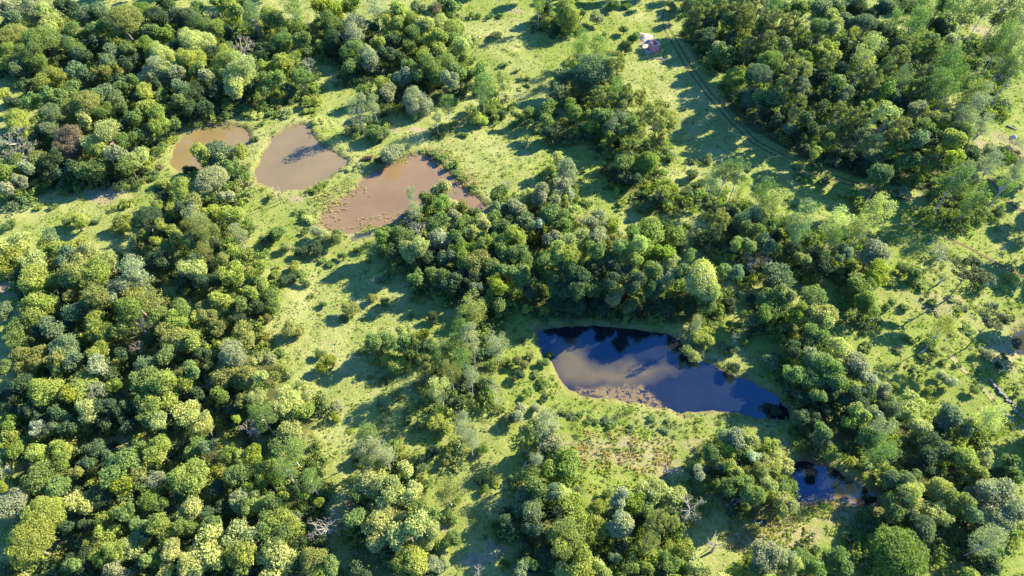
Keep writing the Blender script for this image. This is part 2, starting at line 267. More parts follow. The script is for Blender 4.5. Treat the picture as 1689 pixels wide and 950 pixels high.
(564,476): """5 12 7 oO;20 6 4 oO;28 9 4 oG;41 27 5 bL;25 33 8 bG;40 36 6 bG;53 31 4 bV;53 37 5 bG;33 49 8 oY;40 51 6 oY;23 48 4 oY;28 60 4 sO;55 50 6 kO;60 20 5 oD;45 18 2 sG;87 14 10 gO;103 10 6 bG;98 4 7 bE;
78 26 6 gG;86 34 9 gS;75 37 7 gG;65 42 8 gG;102 37 8 gS;80 48 8 gG;72 54 7 gO;85 58 6 gS;65 67 8 gL;78 75 5 oG;65 88 8 oY;80 90 8 gS;101 65 4 tR;103 74 3 tS;110 86 5 oO;17 96 7 gG;
35 70 3 sG;30 80 3 sG;45 80 4 sG;42 88 4 sG;50 78 3 sG;50 90 4 sG;25 76 3 sG;0 20 3 sG;12 42 3 sG;18 58 2 sG""",
(846,476): """58 8 8 bD;67 5 6 bL;76 12 5 bG;84 5 2 bE;30 6 8 bD;42 9 7 bD;90 11 6 bD;100 12 6 bD;10 3 5 bD;24 42 3 oG;12 44 4 oL;20 49 4 oG;6 33 3 sG;5 48 6 oO;4 58 5 oD;15 56 4 sG;20 63 4 sG;10 70 4 sE;
20 72 3 sD;3 82 8 oS;22 89 9 gS;15 79 4 oS;33 82 3 sG;37 83 3 sB;44 83 3 sG;55 87 3 sG;62 87 3 sB;66 90 3 sG;78 92 3 sB;92 86 3 sG;102 87 2 sG;70 83 2 sG;100 92 3 sB;50 86 3 sG""",
(1128,476): """5 10 8 bD;15 9 6 bG;8 23 5 gS;12 32 7 oY;6 41 7 oL;33 24 5 oE;35 31 3 tS;60 10 9 bG;55 4 6 bG;53 17 5 bE;67 5 6 bO;85 5 8 dG;88 14 9 bO;76 14 7 bE;88 28 8 bG;94 21 6 bL;46 21 4 bB;
82 37 6 bD;57 48 7 oB;32 51 5 oD;25 38 4 oB;40 34 4 oG;72 55 6 bG;88 43 7 bS;105 43 9 bL;89 54 9 bG;101 56 8 bG;80 46 5 bE;78 70 6 bD;90 70 5 bG;108 73 6 bD;72 92 4 oE;78 84 5 bD;
95 80 4 bD;108 88 5 bE;62 80 4 oD;92 94 5 bG;72 40 6 bD;98 68 5 bD;88 85 5 bD;30 10 5 oD;45 8 5 oD;32 40 4 oD""",
(1407,476): """8 10 6 bE;14 8 7 bY;2 20 2 sY;25 10 5 oG;35 12 4 sG;92 21 8 aO;104 18 3 sO;60 25 6 gO;88 42 5 oS;100 44 3 oB;96 50 3 oD;93 9 3 sS;78 26 4 sG;62 59 6 oS;52 65 4 oY;31 40 3 sS;38 33 4 sE;
10 38 4 sG;49 34 4 sE;28 63 4 sY;20 68 5 bS;24 75 7 bB;42 73 9 bL;36 80 6 bL;65 83 9 bB;60 91 7 bD;93 84 9 gL;108 70 3 oG;80 66 4 oG;4 50 10 bS;10 57 6 bS;5 69 8 bD;5 83 6 bY;
14 82 6 bS;18 92 9 gS;45 90 6 bL;75 92 5 bB;55 40 3 sY;47 45 3 sG;70 50 3 sG;82 54 3 sG;40 52 3 sG;60 48 3 sY;15 60 4 sY;72 12 3 sG;66 6 3 sS;52 8 4 sG;18 20 4 sG""",
(0,712): """5 5 6 bY;11 12 5 bE;24 14 7 bY;37 10 7 bY;40 18 6 bE;4 18 5 bO;5 24 4 bW;2 36 4 bV;27 30 11 dG;39 35 6 bG;7 46 8 bS;50 27 5 bO;78 22 11 bG;92 30 6 bO;81 36 6 bV;99 45 7 dE;65 43 7 dD;54 47 9 bL;
68 53 8 bY;82 53 6 bG;90 60 6 bG;30 54 13 dY;20 73 15 dY;62 72 8 bY;70 66 8 bY;76 76 7 bY;66 81 7 bY;88 72 9 bL;52 84 8 bD;78 91 8 bS;47 88 5 bG;107 48 5 bG;103 32 5 bS;103 10 9 bY;
92 10 5 bG;108 63 8 bY;100 82 6 bG;108 92 6 bL;112 78 6 bL;5 90 6 bD;55 60 5 bD;60 10 6 bD;68 16 6 bD;56 22 5 bD;98 66 4 bD;90 90 5 bD;44 62 5 bD""",
(282,712): """15 10 8 bG;24 10 5 bB;12 28 11 bY;38 16 6 bE;46 14 5 bY;54 16 6 bV;42 26 7 bG;52 32 7 bE;60 25 6 bY;68 30 4 bV;78 12 11 gG;75 25 8 gG;43 43 7 bS;48 50 5 bG;57 45 7 bL;66 44 6 bG;74 42 4 bY;
92 32 8 gG;87 42 3 bE;97 46 3 bV;12 50 8 bL;10 62 8 bG;25 61 6 bG;22 75 12 bL;12 86 9 bL;45 66 9 bL;42 80 10 bY;30 87 6 bG;68 84 12 bL;62 58 8 bG;72 56 7 bY;70 68 8 bG;82 55 4 tS;
93 82 8 bO;105 88 6 bG;100 61 12 nR;24 53 4 bD;85 72 5 bD;30 38 5 bD;34 50 5 bD;82 38 4 bD;78 62 4 bD""",
(564,712): """18 10 9 gS;28 14 8 gS;10 18 6 oD;45 20 5 oG;52 20 6 oB;68 18 5 oO;60 14 6 oD;85 5 6 gS;93 10 5 oE;20 20 6 bL;42 24 6 bL;20 32 9 bL;31 35 8 bL;47 38 6 bL;25 48 9 bL;10 41 6 bG;32 57 9 bL;20 64 10 bL;
44 65 12 bL;48 55 6 bY;47 82 8 bY;40 90 7 bY;56 68 7 bL;5 45 4 bR;1 61 4 bR;12 90 8 bD;30 81 6 bD;70 37 9 gO;72 56 5 oG;62 60 3 sG;73 72 7 oG;60 87 7 oS;93 38 4 oE;99 30 5 oG;
90 32 4 oD;100 60 5 oE;102 67 5 oE;94 70 2 sG;108 55 6 bD;110 63 6 bD;108 88 5 oE;112 32 3 oG;90 92 4 tR;68 85 5 oL;40 42 6 bL;9 56 6 bG;36 72 6 bL""",
(846,712): """12 5 3 sR;25 5 9 bS;15 18 5 gS;33 22 9 bE;12 32 9 bG;18 41 7 bG;27 38 5 bB;8 48 9 bB;14 50 4 bY;33 40 7 bL;40 47 9 bY;30 56 7 bD;57 47 5 oY;40 70 13 bY;55 62 8 bY;45 87 10 bY;58 90 7 bL;35 93 7 bL;
25 67 5 bY;22 82 7 bD;12 88 5 bG;5 92 6 bB;71 60 9 bS;82 45 8 bE;70 45 6 bS;92 38 8 bL;100 39 6 bL;108 42 6 bL;95 60 9 kO;105 60 5 kO;90 73 8 gO;109 78 8 bY;102 86 7 bG;78 88 6 bG;
66 83 4 bB;88 90 4 bY;97 93 5 bD;88 50 6 bG;62 40 4 oG;12 64 6 bD;70 76 5 bD""",
(1128,712): """5 50 10 tS;10 25 5 bS;4 34 4 oG;15 49 5 oG;28 5 6 bB;35 5 6 bS;20 14 7 bG;43 7 6 bL;53 9 7 bY;30 15 5 bV;46 16 4 bW;24 22 5 bB;60 18 7 bL;68 23 6 bL;46 28 8 bO;33 26 6 bY;32 34 7 bG;45 37 7 bG;
68 36 7 bG;67 47 8 bL;56 36 6 bL;40 44 5 nS;32 51 6 oD;40 53 3 oV;18 74 4 nS;55 83 10 bS;48 90 6 bG;66 82 6 bS;70 91 7 bL;80 86 7 bG;98 82 9 bG;105 89 7 bG;93 6 7 bB;98 13 6 bE;
6 86 6 bL;110 70 5 oD;72 7 3 sY;12 94 5 bL;88 92 6 bG;58 8 5 bY;80 10 4 oY""",
(1407,712): """20 12 10 gG;10 3 6 bG;24 24 3 bV;34 27 7 bB;42 28 4 bG;55 12 10 bD;68 13 5 bE;78 16 8 bY;82 25 5 bY;90 15 7 bS;105 20 6 bG;108 29 5 bG;98 26 4 bD;78 30 3 bG;60 35 7 bL;42 37 8 bL;35 36 6 bG;
30 48 9 bG;45 49 8 bL;57 53 7 bL;50 62 7 bB;40 60 6 bD;70 42 8 bO;80 41 7 bS;78 53 6 bB;88 36 6 bS;100 41 11 bS;98 56 10 bS;109 50 8 bS;89 72 10 gS;82 83 6 bD;30 80 17 dE;13 75 7 oY;
60 92 5 sY;62 70 3 sE;75 75 3 sE;45 22 6 bD;52 26 5 bD;90 88 6 bD""",
}
PONDS = {
'small': [(279,265),(284,245),(296,230),(312,217),(340,208),(375,206),(400,210),(412,222),(408,236),(392,248),(372,262),(345,275),(320,282),(292,281)],
'middle': [(421,290),(422,275),(430,258),(440,243),(452,225),(465,213),(482,206),(500,205),(512,210),(516,225),(530,238),(550,248),(572,262),(570,272),(552,284),(535,295),(515,306),(490,312),(460,313),(437,307),(424,299)],
'large': [(525,365),(530,352),(550,338),(575,318),(600,296),(620,280),(640,268),(660,258),(690,252),(715,258),(735,275),(750,292),(765,308),(785,322),(800,335),(808,350),(792,350),(770,341),(750,327),(732,318),(712,322),(695,338),(682,350),(655,364),(620,374),(590,381),(560,384),(540,378)],
'blue': [(889,545),(900,538),(940,536),(1000,538),(1060,542),(1100,548),(1122,560),(1135,578),(1150,592),(1175,600),(1195,612),(1230,625),(1260,640),(1285,655),(1300,672),(1302,688),(1280,690),(1230,682),(1180,676),(1120,678),(1080,668),(1040,660),(1000,655),(960,648),(940,640),(925,622),(912,600),(896,585),(888,565)],
'lower': [(1310,762),(1330,756),(1350,765),(1380,775),(1410,790),(1440,808),(1452,820),(1440,830),(1420,835),(1390,825),(1360,825),(1335,832),(1315,830),(1308,800)],
'edge': [(1672,545),(1689,538),(1715,545),(1715,580),(1684,580),(1676,562)],
'puddle': [(1238,858),(1258,850),(1272,860),(1262,873),(1242,870)],
}
# ---------------------------------------------------------------- parse the trees first: the ground needs to know where the woods stand
COL = {  # leaf colours
'Y': (.288, .318, .076), 'L': (.388, .395, .168), 'G': (.172, .234, .074), 'D': (.070, .114, .054), 'E': (.185, .252, .050), 'B': (.160, .212, .120),
'S': (.300, .310, .210), 'O': (.240, .245, .078), 'W': (.40, .43, .36), 'R': (.225, .175, .120), 'V': (.270, .300, .035)}
trees = []
TRACK = GP([(1102, 8), (1098, 25), (1099, 48), (1115, 75), (1135, 108), (1165, 150), (1200, 190), (1245, 232), (1300, 262), (1370, 290), (1440, 312), (1500, 325)])
for (tx, ty), s in TILES.items():
    for e in s.replace('\n', '').split(';'):
        e = e.strip()
        if not e: continue
        x, y, r, kc = e.split(); k, c = kc
        px = tx + float(x) * 2.504; py = ty + float(y) * 2.504; pr = float(r) * 2.504
        z = {'s': .6, 'o': 1.6}.get(k, 6.0)
        X, Y, d = G(px, py, z); rw = pr * d / FPX
        trees.append(dict(px=px, py=py, pr=pr, k=k, c=c, R=rw))
dens_pts = []
for t in trees:
    x, y, d = G(t['px'], t['py'], 6)
    t['far'] = d
    if t['k'] in 'bdgk': dens_pts.append((x, y, t['R']))
dens_pts = np.array(dens_pts)
for t in trees:
    x, y, d = G(t['px'], t['py'], 6)
    q = (np.hypot(dens_pts[:, 0] - x, dens_pts[:, 1] - y) < 9)
    t['dens'] = float((dens_pts[q, 2] ** 2).sum() / 81)
    k, Rw, px, py = t['k'], t['R'], t['px'], t['py']
    j = random.uniform(-.8, .9)
    if k == 's': H = 1.5 * Rw; zc = .55 * Rw
    elif k == 'o': H = 1.75 * Rw + .2; zc = .85 * Rw
    elif k == 'b': H = 3.0 + 1.45 * Rw + min(t['dens'], 1) * 2.4 + j; zc = H - .85 * Rw
    elif k == 'd': H = 3.6 + 1.15 * Rw + min(t['dens'], 1) * 2.2 + j; zc = H - .7 * Rw
    elif k == 'g': H = 6.0 + 1.2 * Rw + j; zc = H - 1.05 * Rw
    elif k == 'k': H = 6.0 + 1.2 * Rw + j; zc = H - 1.0 * Rw
    elif k == 'a': H = 10.3; zc = 9.2
    elif k == 't': H = 3.6 + 1.3 * Rw; zc = H - .8 * Rw
    else: H = 3.0 + 1.2 * Rw; zc = H - .8 * Rw
    if k in 'bdgk': H *= 1.08; zc = H - .9 * Rw
    if px > 1115 and py < 300 and k in 'bdgk':
        up_ = 4.6 if py > 95 or px > 1260 else .4
        H += up_; zc += up_
    if 395 < py < 470 and 880 < px < 1250 and k in 'bd': H += 4.2; zc += 4.2
    if 470 <= py < 545 and 880 < px < 1250 and k in 'bd': H -= 1.0; zc -= 1.0
    if 480 < py < 720 and 1225 < px < 1420 and k in 'bd': H += .8; zc += .8
    if t['c'] == 'D' and k == 'b': H -= 1.4; zc -= 1.4
    for _ in range(3):      # nothing stands on the track or its verge
        bx, by, _d = G(px, py, zc)
        if k in 'bdgk' and H > 4.5 and float(ldist(np.array([bx]), np.array([by]), TRACK)[0]) < 4.5: H -= 2.2; zc -= 2.2
    t['H'] = H; t['zc'] = zc
    t['x'], t['y'], t['d'] = G(px, py, zc)

# ---------------------------------------------------------------- ground
PP = {k: GP(v) for k, v in PONDS.items()}
WZ = {'small': -.35, 'middle': -.35, 'large': -.35, 'blue': -.5, 'lower': -.45, 'edge': -1.0, 'puddle': -.12}
def hbase(x, y): return (fbm(x, y, 26, 3, 3) - .5) * 1.3 + (fbm(x, y, 3.2, 9, 3) - .5) * .34
def pond_d(x, y):
    n = (fbm(x, y, 2.4, 31, 3) - .5) * 1.5
    best = np.full(np.shape(x), 1e9); wz = np.zeros(np.shape(x)); dep = np.full(np.shape(x), .8)
    for k, P in PP.items():
        m = (x > P[:, 0].min() - 12) & (x < P[:, 0].max() + 12) & (y > P[:, 1].min() - 12) & (y < P[:, 1].max() + 12)
        if not m.any(): continue
        d = np.full(np.shape(x), 1e9); d[m] = sdist(x[m], y[m], P) + n[m]
        u = d < best; best = np.where(u, d, best); wz = np.where(u, WZ[k], wz)
    return best, wz
def height(x, y):
    x = np.atleast_1d(np.asarray(x, float)); y = np.atleast_1d(np.asarray(y, float))
    h = hbase(x, y); d, wz = pond_d(x, y)
    s = np.clip(d / 7.0, 0, 1); s = s * s * (3 - 2 * s)
    h = np.where(d > 0, h * s + (1 - s) * (wz + .02 + np.clip(d, 0, 1.2) * .42), wz + .02 + np.clip(d, -2.2, 0) * .45 + h * .12)
    return h
def H1(x, y): return float(height(x, y)[0])

xs = np.concatenate([-178 - 1.35 ** np.arange(24, 0, -1) * 2, np.arange(-178, 178.01, .5), 178 + 1.35 ** np.arange(1, 25) * 2])
ys = np.concatenate([12 - 1.35 ** np.arange(22, 0, -1) * 2, np.arange(12, 232.01, .5), 232 + 1.35 ** np.arange(1, 25) * 2])
X, Y = np.meshgrid(xs, ys); x = X.ravel(); y = Y.ravel()
hz = height(x, y); pd, _ = pond_d(x, y)
dirt = np.zeros(len(x)); lush = np.zeros(len(x)); floor = np.zeros(len(x)); mud = np.zeros(len(x))
def blob(px, py, rx, ry, amt=1.0, arr=None):
    a = np.array(G(px, py)[:2]); sx = abs(G(px + rx, py)[0] - a[0]); sy = abs(G(px, py - ry)[1] - a[1])
    q = np.hypot((x - a[0]) / sx, (y - a[1]) / sy) + (fbm(x, y, 3, 5, 3) - .5) * 1.1
    v = np.clip((1.15 - q) / .5, 0, 1) * amt
    (arr if arr is not None else dirt)[:] = np.maximum(arr if arr is not None else dirt, v)
for b in [(175, 320, 36, 14, .75), (205, 312, 18, 8, .8), (600, 388, 42, 7, .6), (690, 214, 14, 5, .9), (652, 214, 9, 5, .9), (848, 18, 12, 6, .6), (1064, 66, 16, 10, .8),
          (880, 240, 60, 12, 0), (1545, 500, 40, 20, .35), (1652, 585, 30, 30, .45), (1625, 240, 18, 12, .6), (1668, 245, 25, 25, .5), (1615, 50, 18, 10, .6), (1630, 60, 14, 8, .7),
          (410, 306, 10, 7, .7), (490, 328, 12, 4, .8), (780, 925, 30, 16, .8), (730, 873, 16, 5, .6), (60, 590, 8, 8, .4), (820, 905, 22, 10, .6), (1430, 775, 12, 5, .7), (20, 475, 25, 12, .9), (110, 890, 12, 6, .9)]:
    if b[4]: blob(*b)
brown = np.zeros(len(x))
for b in [(1010, 742, 95, 24, .8), (1085, 762, 40, 22, .75), (1250, 888, 45, 22, 1), (1310, 880, 60, 22, .85), (1370, 850, 55, 18, .9), (1220, 870, 22, 20, .9), (960, 735, 40, 14, .6), (1145, 735, 20, 12, .7), (1300, 735, 22, 12, .6), (1345, 828, 35, 9, 1)]:
    blob(*b, arr=brown)
rim = np.exp(-np.clip(pd, 0, 9) / .9) * (.35 + .9 * fbm(x, y, 4, 77, 2)); mud = np.clip(np.where(pd < 0, 1, rim), 0, 1)
# marshy flats along two shores of the large brown pond
for b in [(560, 365, 44, 16, .9), (640, 360, 60, 12, .8), (700, 258, 40, 14, .8), (350, 205, 48, 7, .8), (400, 225, 14, 12, .8), (770, 300, 22, 22, .6), (1370, 822, 45, 8, .9)]:
    blob(*b, arr=mud)
for px_, py_, r_ in dens_pts: pass
fl = np.zeros(len(x))
near = (x > -175) & (x < 175) & (y > 14) & (y < 228)
cell = 2.0; gx = ((x + 180) / cell).astype(int); gy = (y / cell).astype(int)
NX, NY = 182, 118; grid = np.zeros((NX, NY))
GXX, GYY = np.meshgrid(np.arange(NX) * cell - 180, np.arange(NY) * cell, indexing='ij')
for a, b, r_ in [(t['x'], t['y'], t['R']) for t in trees if t['k'] in 'bdgkt']:
    dd = (GXX - a) ** 2 + (GYY - b) ** 2; grid += np.exp(-dd / (r_ * 1.5) ** 2)
def dens_at(x, y):
    gx = np.clip((np.asarray(x) + 180) / cell, 0, NX - 2); gy = np.clip(np.asarray(y) / cell, 0, NY - 2)
    i = gx.astype(int); j = gy.astype(int); fx = gx - i; fy = gy - j
    return (grid[i, j] * (1 - fx) + grid[i + 1, j] * fx) * (1 - fy) + (grid[i, j + 1] * (1 - fx) + grid[i + 1, j + 1] * fx) * fy
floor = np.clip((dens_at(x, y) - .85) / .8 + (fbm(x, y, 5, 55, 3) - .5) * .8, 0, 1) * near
lush = np.clip((fbm(x, y, 17, 91, 4) - .47) * 4 + np.clip((x + 25) / 45, -.1, .62), 0, 1)
n0, n1 = X.shape
I = np.arange(n0 * n1).reshape(n0, n1)
F = np.stack([I[:-1, :-1].ravel(), I[:-1, 1:].ravel(), I[1:, 1:].ravel(), I[1:, :-1].ravel()], 1)
m, t, out = mat_new('meadow_ground')
at = nd(t, 'ShaderNodeAttribute', attribute_name='mask'); sp = nd(t, 'ShaderNodeSeparateColor'); t.links.new(at.outputs['Color'], sp.inputs[0])
nb = noise(t, .12, 5); nf = noise(t, 2.4, 5, .7); nm = noise(t, .55, 4)
g1 = mixc(t, ramp(t, nb, .38, .62), (.205, .235, .060), (.320, .325, .115))
g1 = mixc(t, math_n(t, 'MULTIPLY', at.outputs['Alpha'], .8), g1, (.165, .215, .030))
g1 = mixc(t, math_n(t, 'MULTIPLY', ramp(t, nf, .40, .70), .7), g1, (.095, .130, .030))
g1 = mixc(t, math_n(t, 'MULTIPLY', ramp(t, nm, .52, .72), .6), g1, (.32, .26, .115))
g1 = mixc(t, sp.outputs[0], g1, mixc(t, ramp(t, nf, .35, .65), (.36, .26, .19), (.24, .17, .11)))
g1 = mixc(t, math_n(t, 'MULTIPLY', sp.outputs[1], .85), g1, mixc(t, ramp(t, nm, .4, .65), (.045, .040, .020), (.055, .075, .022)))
g1 = mixc(t, sp.outputs[2], g1, mixc(t, ramp(t, nf, .4, .62), (.125, .078, .055), (.16, .14, .055)))
p = nd(t, 'ShaderNodeBsdfPrincipled'); p.inputs['Roughness'].default_value = .95; p.inputs['Specular IOR Level'].default_value = .15
t.links.new(g1, p.inputs['Base Color'])
bp = nd(t, 'ShaderNodeBump'); bp.inputs['Strength'].default_value = .9; bp.inputs['Distance'].default_value = .25
t.links.new(nf, bp.inputs['Height']); t.links.new(bp.outputs[0], p.inputs['Normal']); t.links.new(p.outputs[0], out.inputs[0])
dirt = np.maximum(dirt, brown * .62 * (.6 + .8 * fbm(x, y, 1.4, 66, 3)))
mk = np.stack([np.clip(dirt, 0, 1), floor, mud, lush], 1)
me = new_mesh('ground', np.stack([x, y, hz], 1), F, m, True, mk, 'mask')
tag(link('ground', me), kind='structure', label='green meadow ground with bare earth patches and muddy pond banks')

# ---------------------------------------------------------------- water
def water(name, ca, cb, rough=.03, weed=(.10, .085, .045), wa=0.0):
    m, t, out = mat_new(name); p = nd(t, 'ShaderNodeBsdfPrincipled')
    p.inputs['IOR'].default_value = 1.5; p.inputs['Specular IOR Level'].default_value = .45; p.inputs['Specular Tint'].default_value = (.8, .9, 1, 1)
    c = mixc(t, ramp(t, noise(t, .10, 4), .35, .65), ca, cb)
    if wa: c = mixc(t, math_n(t, 'MULTIPLY', ramp(t, noise(t, .55, 6, .7), .52, .60), wa), c, weed)
    t.links.new(c, p.inputs['Base Color']); p.inputs['Roughness'].default_value = rough
    b = nd(t, 'ShaderNodeBump'); b.inputs['Strength'].default_value = .12; b.inputs['Distance'].default_value = .05
    t.links.new(noise(t, 1.6, 3), b.inputs['Height']); t.links.new(b.outputs[0], p.inputs['Normal'])
    t.links.new(p.outputs[0], out.inputs[0]); return m
WM = {'small': water('muddy_water_tan', (.190, .138, .056), (.158, .116, .052)), 'middle': water('muddy_water', (.180, .134, .064), (.150, .114, .058)),
      'large': water('muddy_water_red', (.188, .122, .060), (.150, .098, .050), wa=.0),
      'blue': water('deep_water', (.105, .072, .012), (.090, .066, .015)), 'lower': water('dark_water', (.028, .022, .010), (.045, .03, .012)),
      'edge': water('hollow_shade', (.04, .04, .03), (.05, .05, .035)), 'puddle': water('puddle_water', (.03, .04, .05), (.04, .05, .06))}  # edge: dark sheet drawn for the shade in a hollow
WL = {'small': 'small tan muddy pond at the upper left, its right end behind pale trees', 'middle': 'rounded grey-brown pond between the small tan pond and the large reddish one',
      'large': 'large reddish-brown muddy pond beside the central grove', 'blue': 'long deep blue pond with a sunlit murky brown patch',
      'lower': 'small dark blue pond at the lower right with a reedy lower shore', 'edge': 'shadowed hollow at the right edge of the meadow, its shade drawn as dark water', 'puddle': 'tiny blue puddle left of the lower small pond'}
# blue pond: tree shade and sunlit patch painted into its colour; both ponds carry weed
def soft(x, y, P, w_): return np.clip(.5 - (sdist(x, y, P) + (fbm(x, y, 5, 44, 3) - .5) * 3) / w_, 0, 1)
PAINTED_SUN = GP([(908, 588), (920, 572), (945, 567), (960, 580), (975, 594), (1000, 602), (1020, 608), (1042, 592), (1060, 600), (1088, 598), (1112, 584), (1098, 598), (1112, 604), (1108, 612), (1085, 616), (1070, 625), (1035, 630), (1000, 636), (955, 634), (928, 622), (910, 602)])
WEED = [GP([(950, 634), (975, 636), (1000, 626), (1010, 640), (1030, 632), (1040, 640), (1060, 632), (1070, 645), (1090, 668), (1040, 664), (985, 655), (955, 648)]), GP([(1330, 840), (1345, 820), (1375, 812), (1400, 818), (1425, 835), (1380, 840)])]
def deep(name):
    m, t, out = mat_new(name); p = nd(t, 'ShaderNodeBsdfPrincipled'); p.inputs['IOR'].default_value = 1.5
    p.inputs['Specular IOR Level'].default_value = 1.0; p.inputs['Specular Tint'].default_value = (.42, .75, 1, 1); p.inputs['Roughness'].default_value = .04
    at = nd(t, 'ShaderNodeAttribute', attribute_name='painted_sun'); sp = nd(t, 'ShaderNodeSeparateColor'); t.links.new(at.outputs['Color'], sp.inputs[0])
    c = mixc(t, ramp(t, noise(t, .2, 4), .3, .7), (.006, .010, .014), (.012, .014, .016))
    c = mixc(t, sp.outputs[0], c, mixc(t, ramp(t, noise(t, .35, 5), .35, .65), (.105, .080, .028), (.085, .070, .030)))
    c = mixc(t, math_n(t, 'MULTIPLY', sp.outputs[1], ramp(t, noise(t, 1.1, 6, .7), .42, .5)), c, (.165, .115, .038))
    t.links.new(c, p.inputs['Base Color'])
    b = nd(t, 'ShaderNodeBump'); b.inputs['Strength'].default_value = .15; b.inputs['Distance'].default_value = .05
    t.links.new(noise(t, 2.2, 3), b.inputs['Height']); t.links.new(b.outputs[0], p.inputs['Normal']); t.links.new(p.outputs[0], out.inputs[0]); return m
WM['blue'] = WM['lower'] = deep('deep_water_painted_sun')
for k, P in PP.items():
    st = .35
    ax = np.arange(P[:, 0].min() - 2, P[:, 0].max() + 2, st); ay = np.arange(P[:, 1].min() - 2, P[:, 1].max() + 2, st)
    A_, B_ = np.meshgrid(ax, ay); a_ = A_.ravel(); b_ = B_.ravel(); keep = sdist(a_, b_, P) < 1.5
    n0, n1 = A_.shape; I = np.arange(n0 * n1).reshape(n0, n1)
    F = np.stack([I[:-1, :-1].ravel(), I[:-1, 1:].ravel(), I[1:, 1:].ravel(), I[1:, :-1].ravel()], 1); F = F[keep[F].all(1)]
    ids = np.unique(F); mp = np.zeros(len(a_), int); mp[ids] = np.arange(len(ids)); a_ = a_[ids]; b_ = b_[ids]
    painted_sun = soft(a_, b_, PAINTED_SUN, 3.0) if k == 'blue' else np.zeros(len(a_)); weed = np.maximum(soft(a_, b_, WEED[0], .8), soft(a_, b_, WEED[1], 1.5)) if k in ('blue', 'lower') else np.zeros(len(a_))
    me = new_mesh('pond_water_or_shade', np.stack([a_, b_, np.full(len(a_), WZ[k])], 1), mp[F], WM[k], True, np.stack([painted_sun, weed, painted_sun * 0], 1), 'painted_sun')
    tag(link('pond_water_or_shade', me), kind='structure', label=WL[k])

# ---------------------------------------------------------------- tracks
def ribbon(name, pts, width, label, mat=M_RUT, twin=0.0, wob=.25):
    P = GP(pts); d = np.concatenate([[0], np.cumsum(np.hypot(*np.diff(P, axis=0).T))])
    s = np.arange(0, d[-1], .4); cx = np.interp(s, d, P[:, 0]); cy = np.interp(s, d, P[:, 1])
    for _ in range(8):
        cx[1:-1] = (cx[:-2] + cx[1:-1] + cx[2:]) / 3; cy[1:-1] = (cy[:-2] + cy[1:-1] + cy[2:]) / 3
    tx = np.gradient(cx); ty = np.gradient(cy); L = np.hypot(tx, ty); nx = -ty / L; ny = tx / L
    VV = []; FF = []; base = 0
    for sgn in ((-1, 1) if twin else (0,)):
        off = sgn * twin / 2 + (fbm(s, s * 0 + sgn * 9, 5, 4, 3) - .5) * wob
        wd = width * (.6 + 1.0 * fbm(s, s * 0 + 5 + sgn * 9, 3, 8, 3)) * np.clip(fbm(s, s * 0 + 50 + sgn, 6, 12, 2) * 4 - .8, .35, 1)
        for q in (-.5, -.17, .17, .5):
            a = cx + nx * (off + q * wd); b = cy + ny * (off + q * wd)
            VV.append(np.stack([a, b, height(a, b) + .045 - .03 * (abs(q) < .3)], 1))
        n = len(s)
        for r_ in range(3):
            i = np.arange(n - 1) + base + r_ * n; FF.append(np.stack([i, i + 1, i + n + 1, i + n], 1))
        base += 4 * n
    me = new_mesh(name, np.concatenate(VV), np.concatenate(FF), mat, True)
    tag(link(name, me), kind='structure', label=label)
M_PATH = plain('worn_path', (.20, .19, .075), (.28, .25, .12), 1.5)
ribbon('dirt_track', [(1102, 8), (1098, 25), (1099, 48), (1115, 75), (1135, 108), (1165, 150), (1200, 190), (1245, 232), (1300, 262), (1370, 290), (1440, 312), (1500, 325)], .42, 'red dirt track of two wheel ruts along the upper right forest edge', twin=1.7)
ribbon('footpath', [(1630, 292), (1648, 318), (1662, 335), (1700, 356)], .8, 'red eroded path near the right edge', twin=0)
ribbon('footpath', [(1500, 370), (1545, 388), (1600, 410), (1640, 432), (1700, 462)], .5, 'thin reddish path crossing the upper right meadow slope', twin=0)
ribbon('footpath', [(1568, 585), (1585, 605), (1610, 628), (1640, 660), (1668, 690), (1700, 722)], 1.0, 'pale worn path beside the stone row', M_PATH, twin=0)
# ---------------------------------------------------------------- foliage geometry
def unit(v): return v / (np.linalg.norm(v, axis=-1, keepdims=True) + 1e-9)
def leaf_quads(C, N, S, r, ratio=.62):
    """one pointed leaf clump face per centre"""
    n = len(C); a = unit(np.cross(N, unit(r.normal(size=(n, 3))))); b = np.cross(N, a)
    S = S[:, None]; fold = N * S * .22
    V = np.stack([C - a * S, C - b * S * ratio + fold, C + a * S, C + b * S * ratio + fold], 1).reshape(-1, 3)
    F = np.arange(4 * n).reshape(n, 4); return V, F
def lobes_on(r, n, rad, zmin, lo, hi, squash=1.0, jit=.08):
    """lobe centres over an ellipsoid, evenly spread by rejection"""
    out = []; tries = 0; mind = (4 * math.pi * (1 - (zmin + 1) / 2 * .999) / n) ** .5 * .72
    while len(out) < n and tries < 4000:
        tries += 1; z = r.uniform(zmin, 1); a = r.uniform(0, 2 * math.pi); q = math.sqrt(max(0, 1 - z * z))
        p = np.array([q * math.cos(a), q * math.sin(a), z])
        if all(np.linalg.norm(p - o[0]) > mind * (1 - tries / 5000) for o in out):
            out.append((p, r.uniform(lo, hi)))
    return [(p * rad * (1 - jit * 2 + r.uniform(-jit, jit)) , s) for p, s in out]
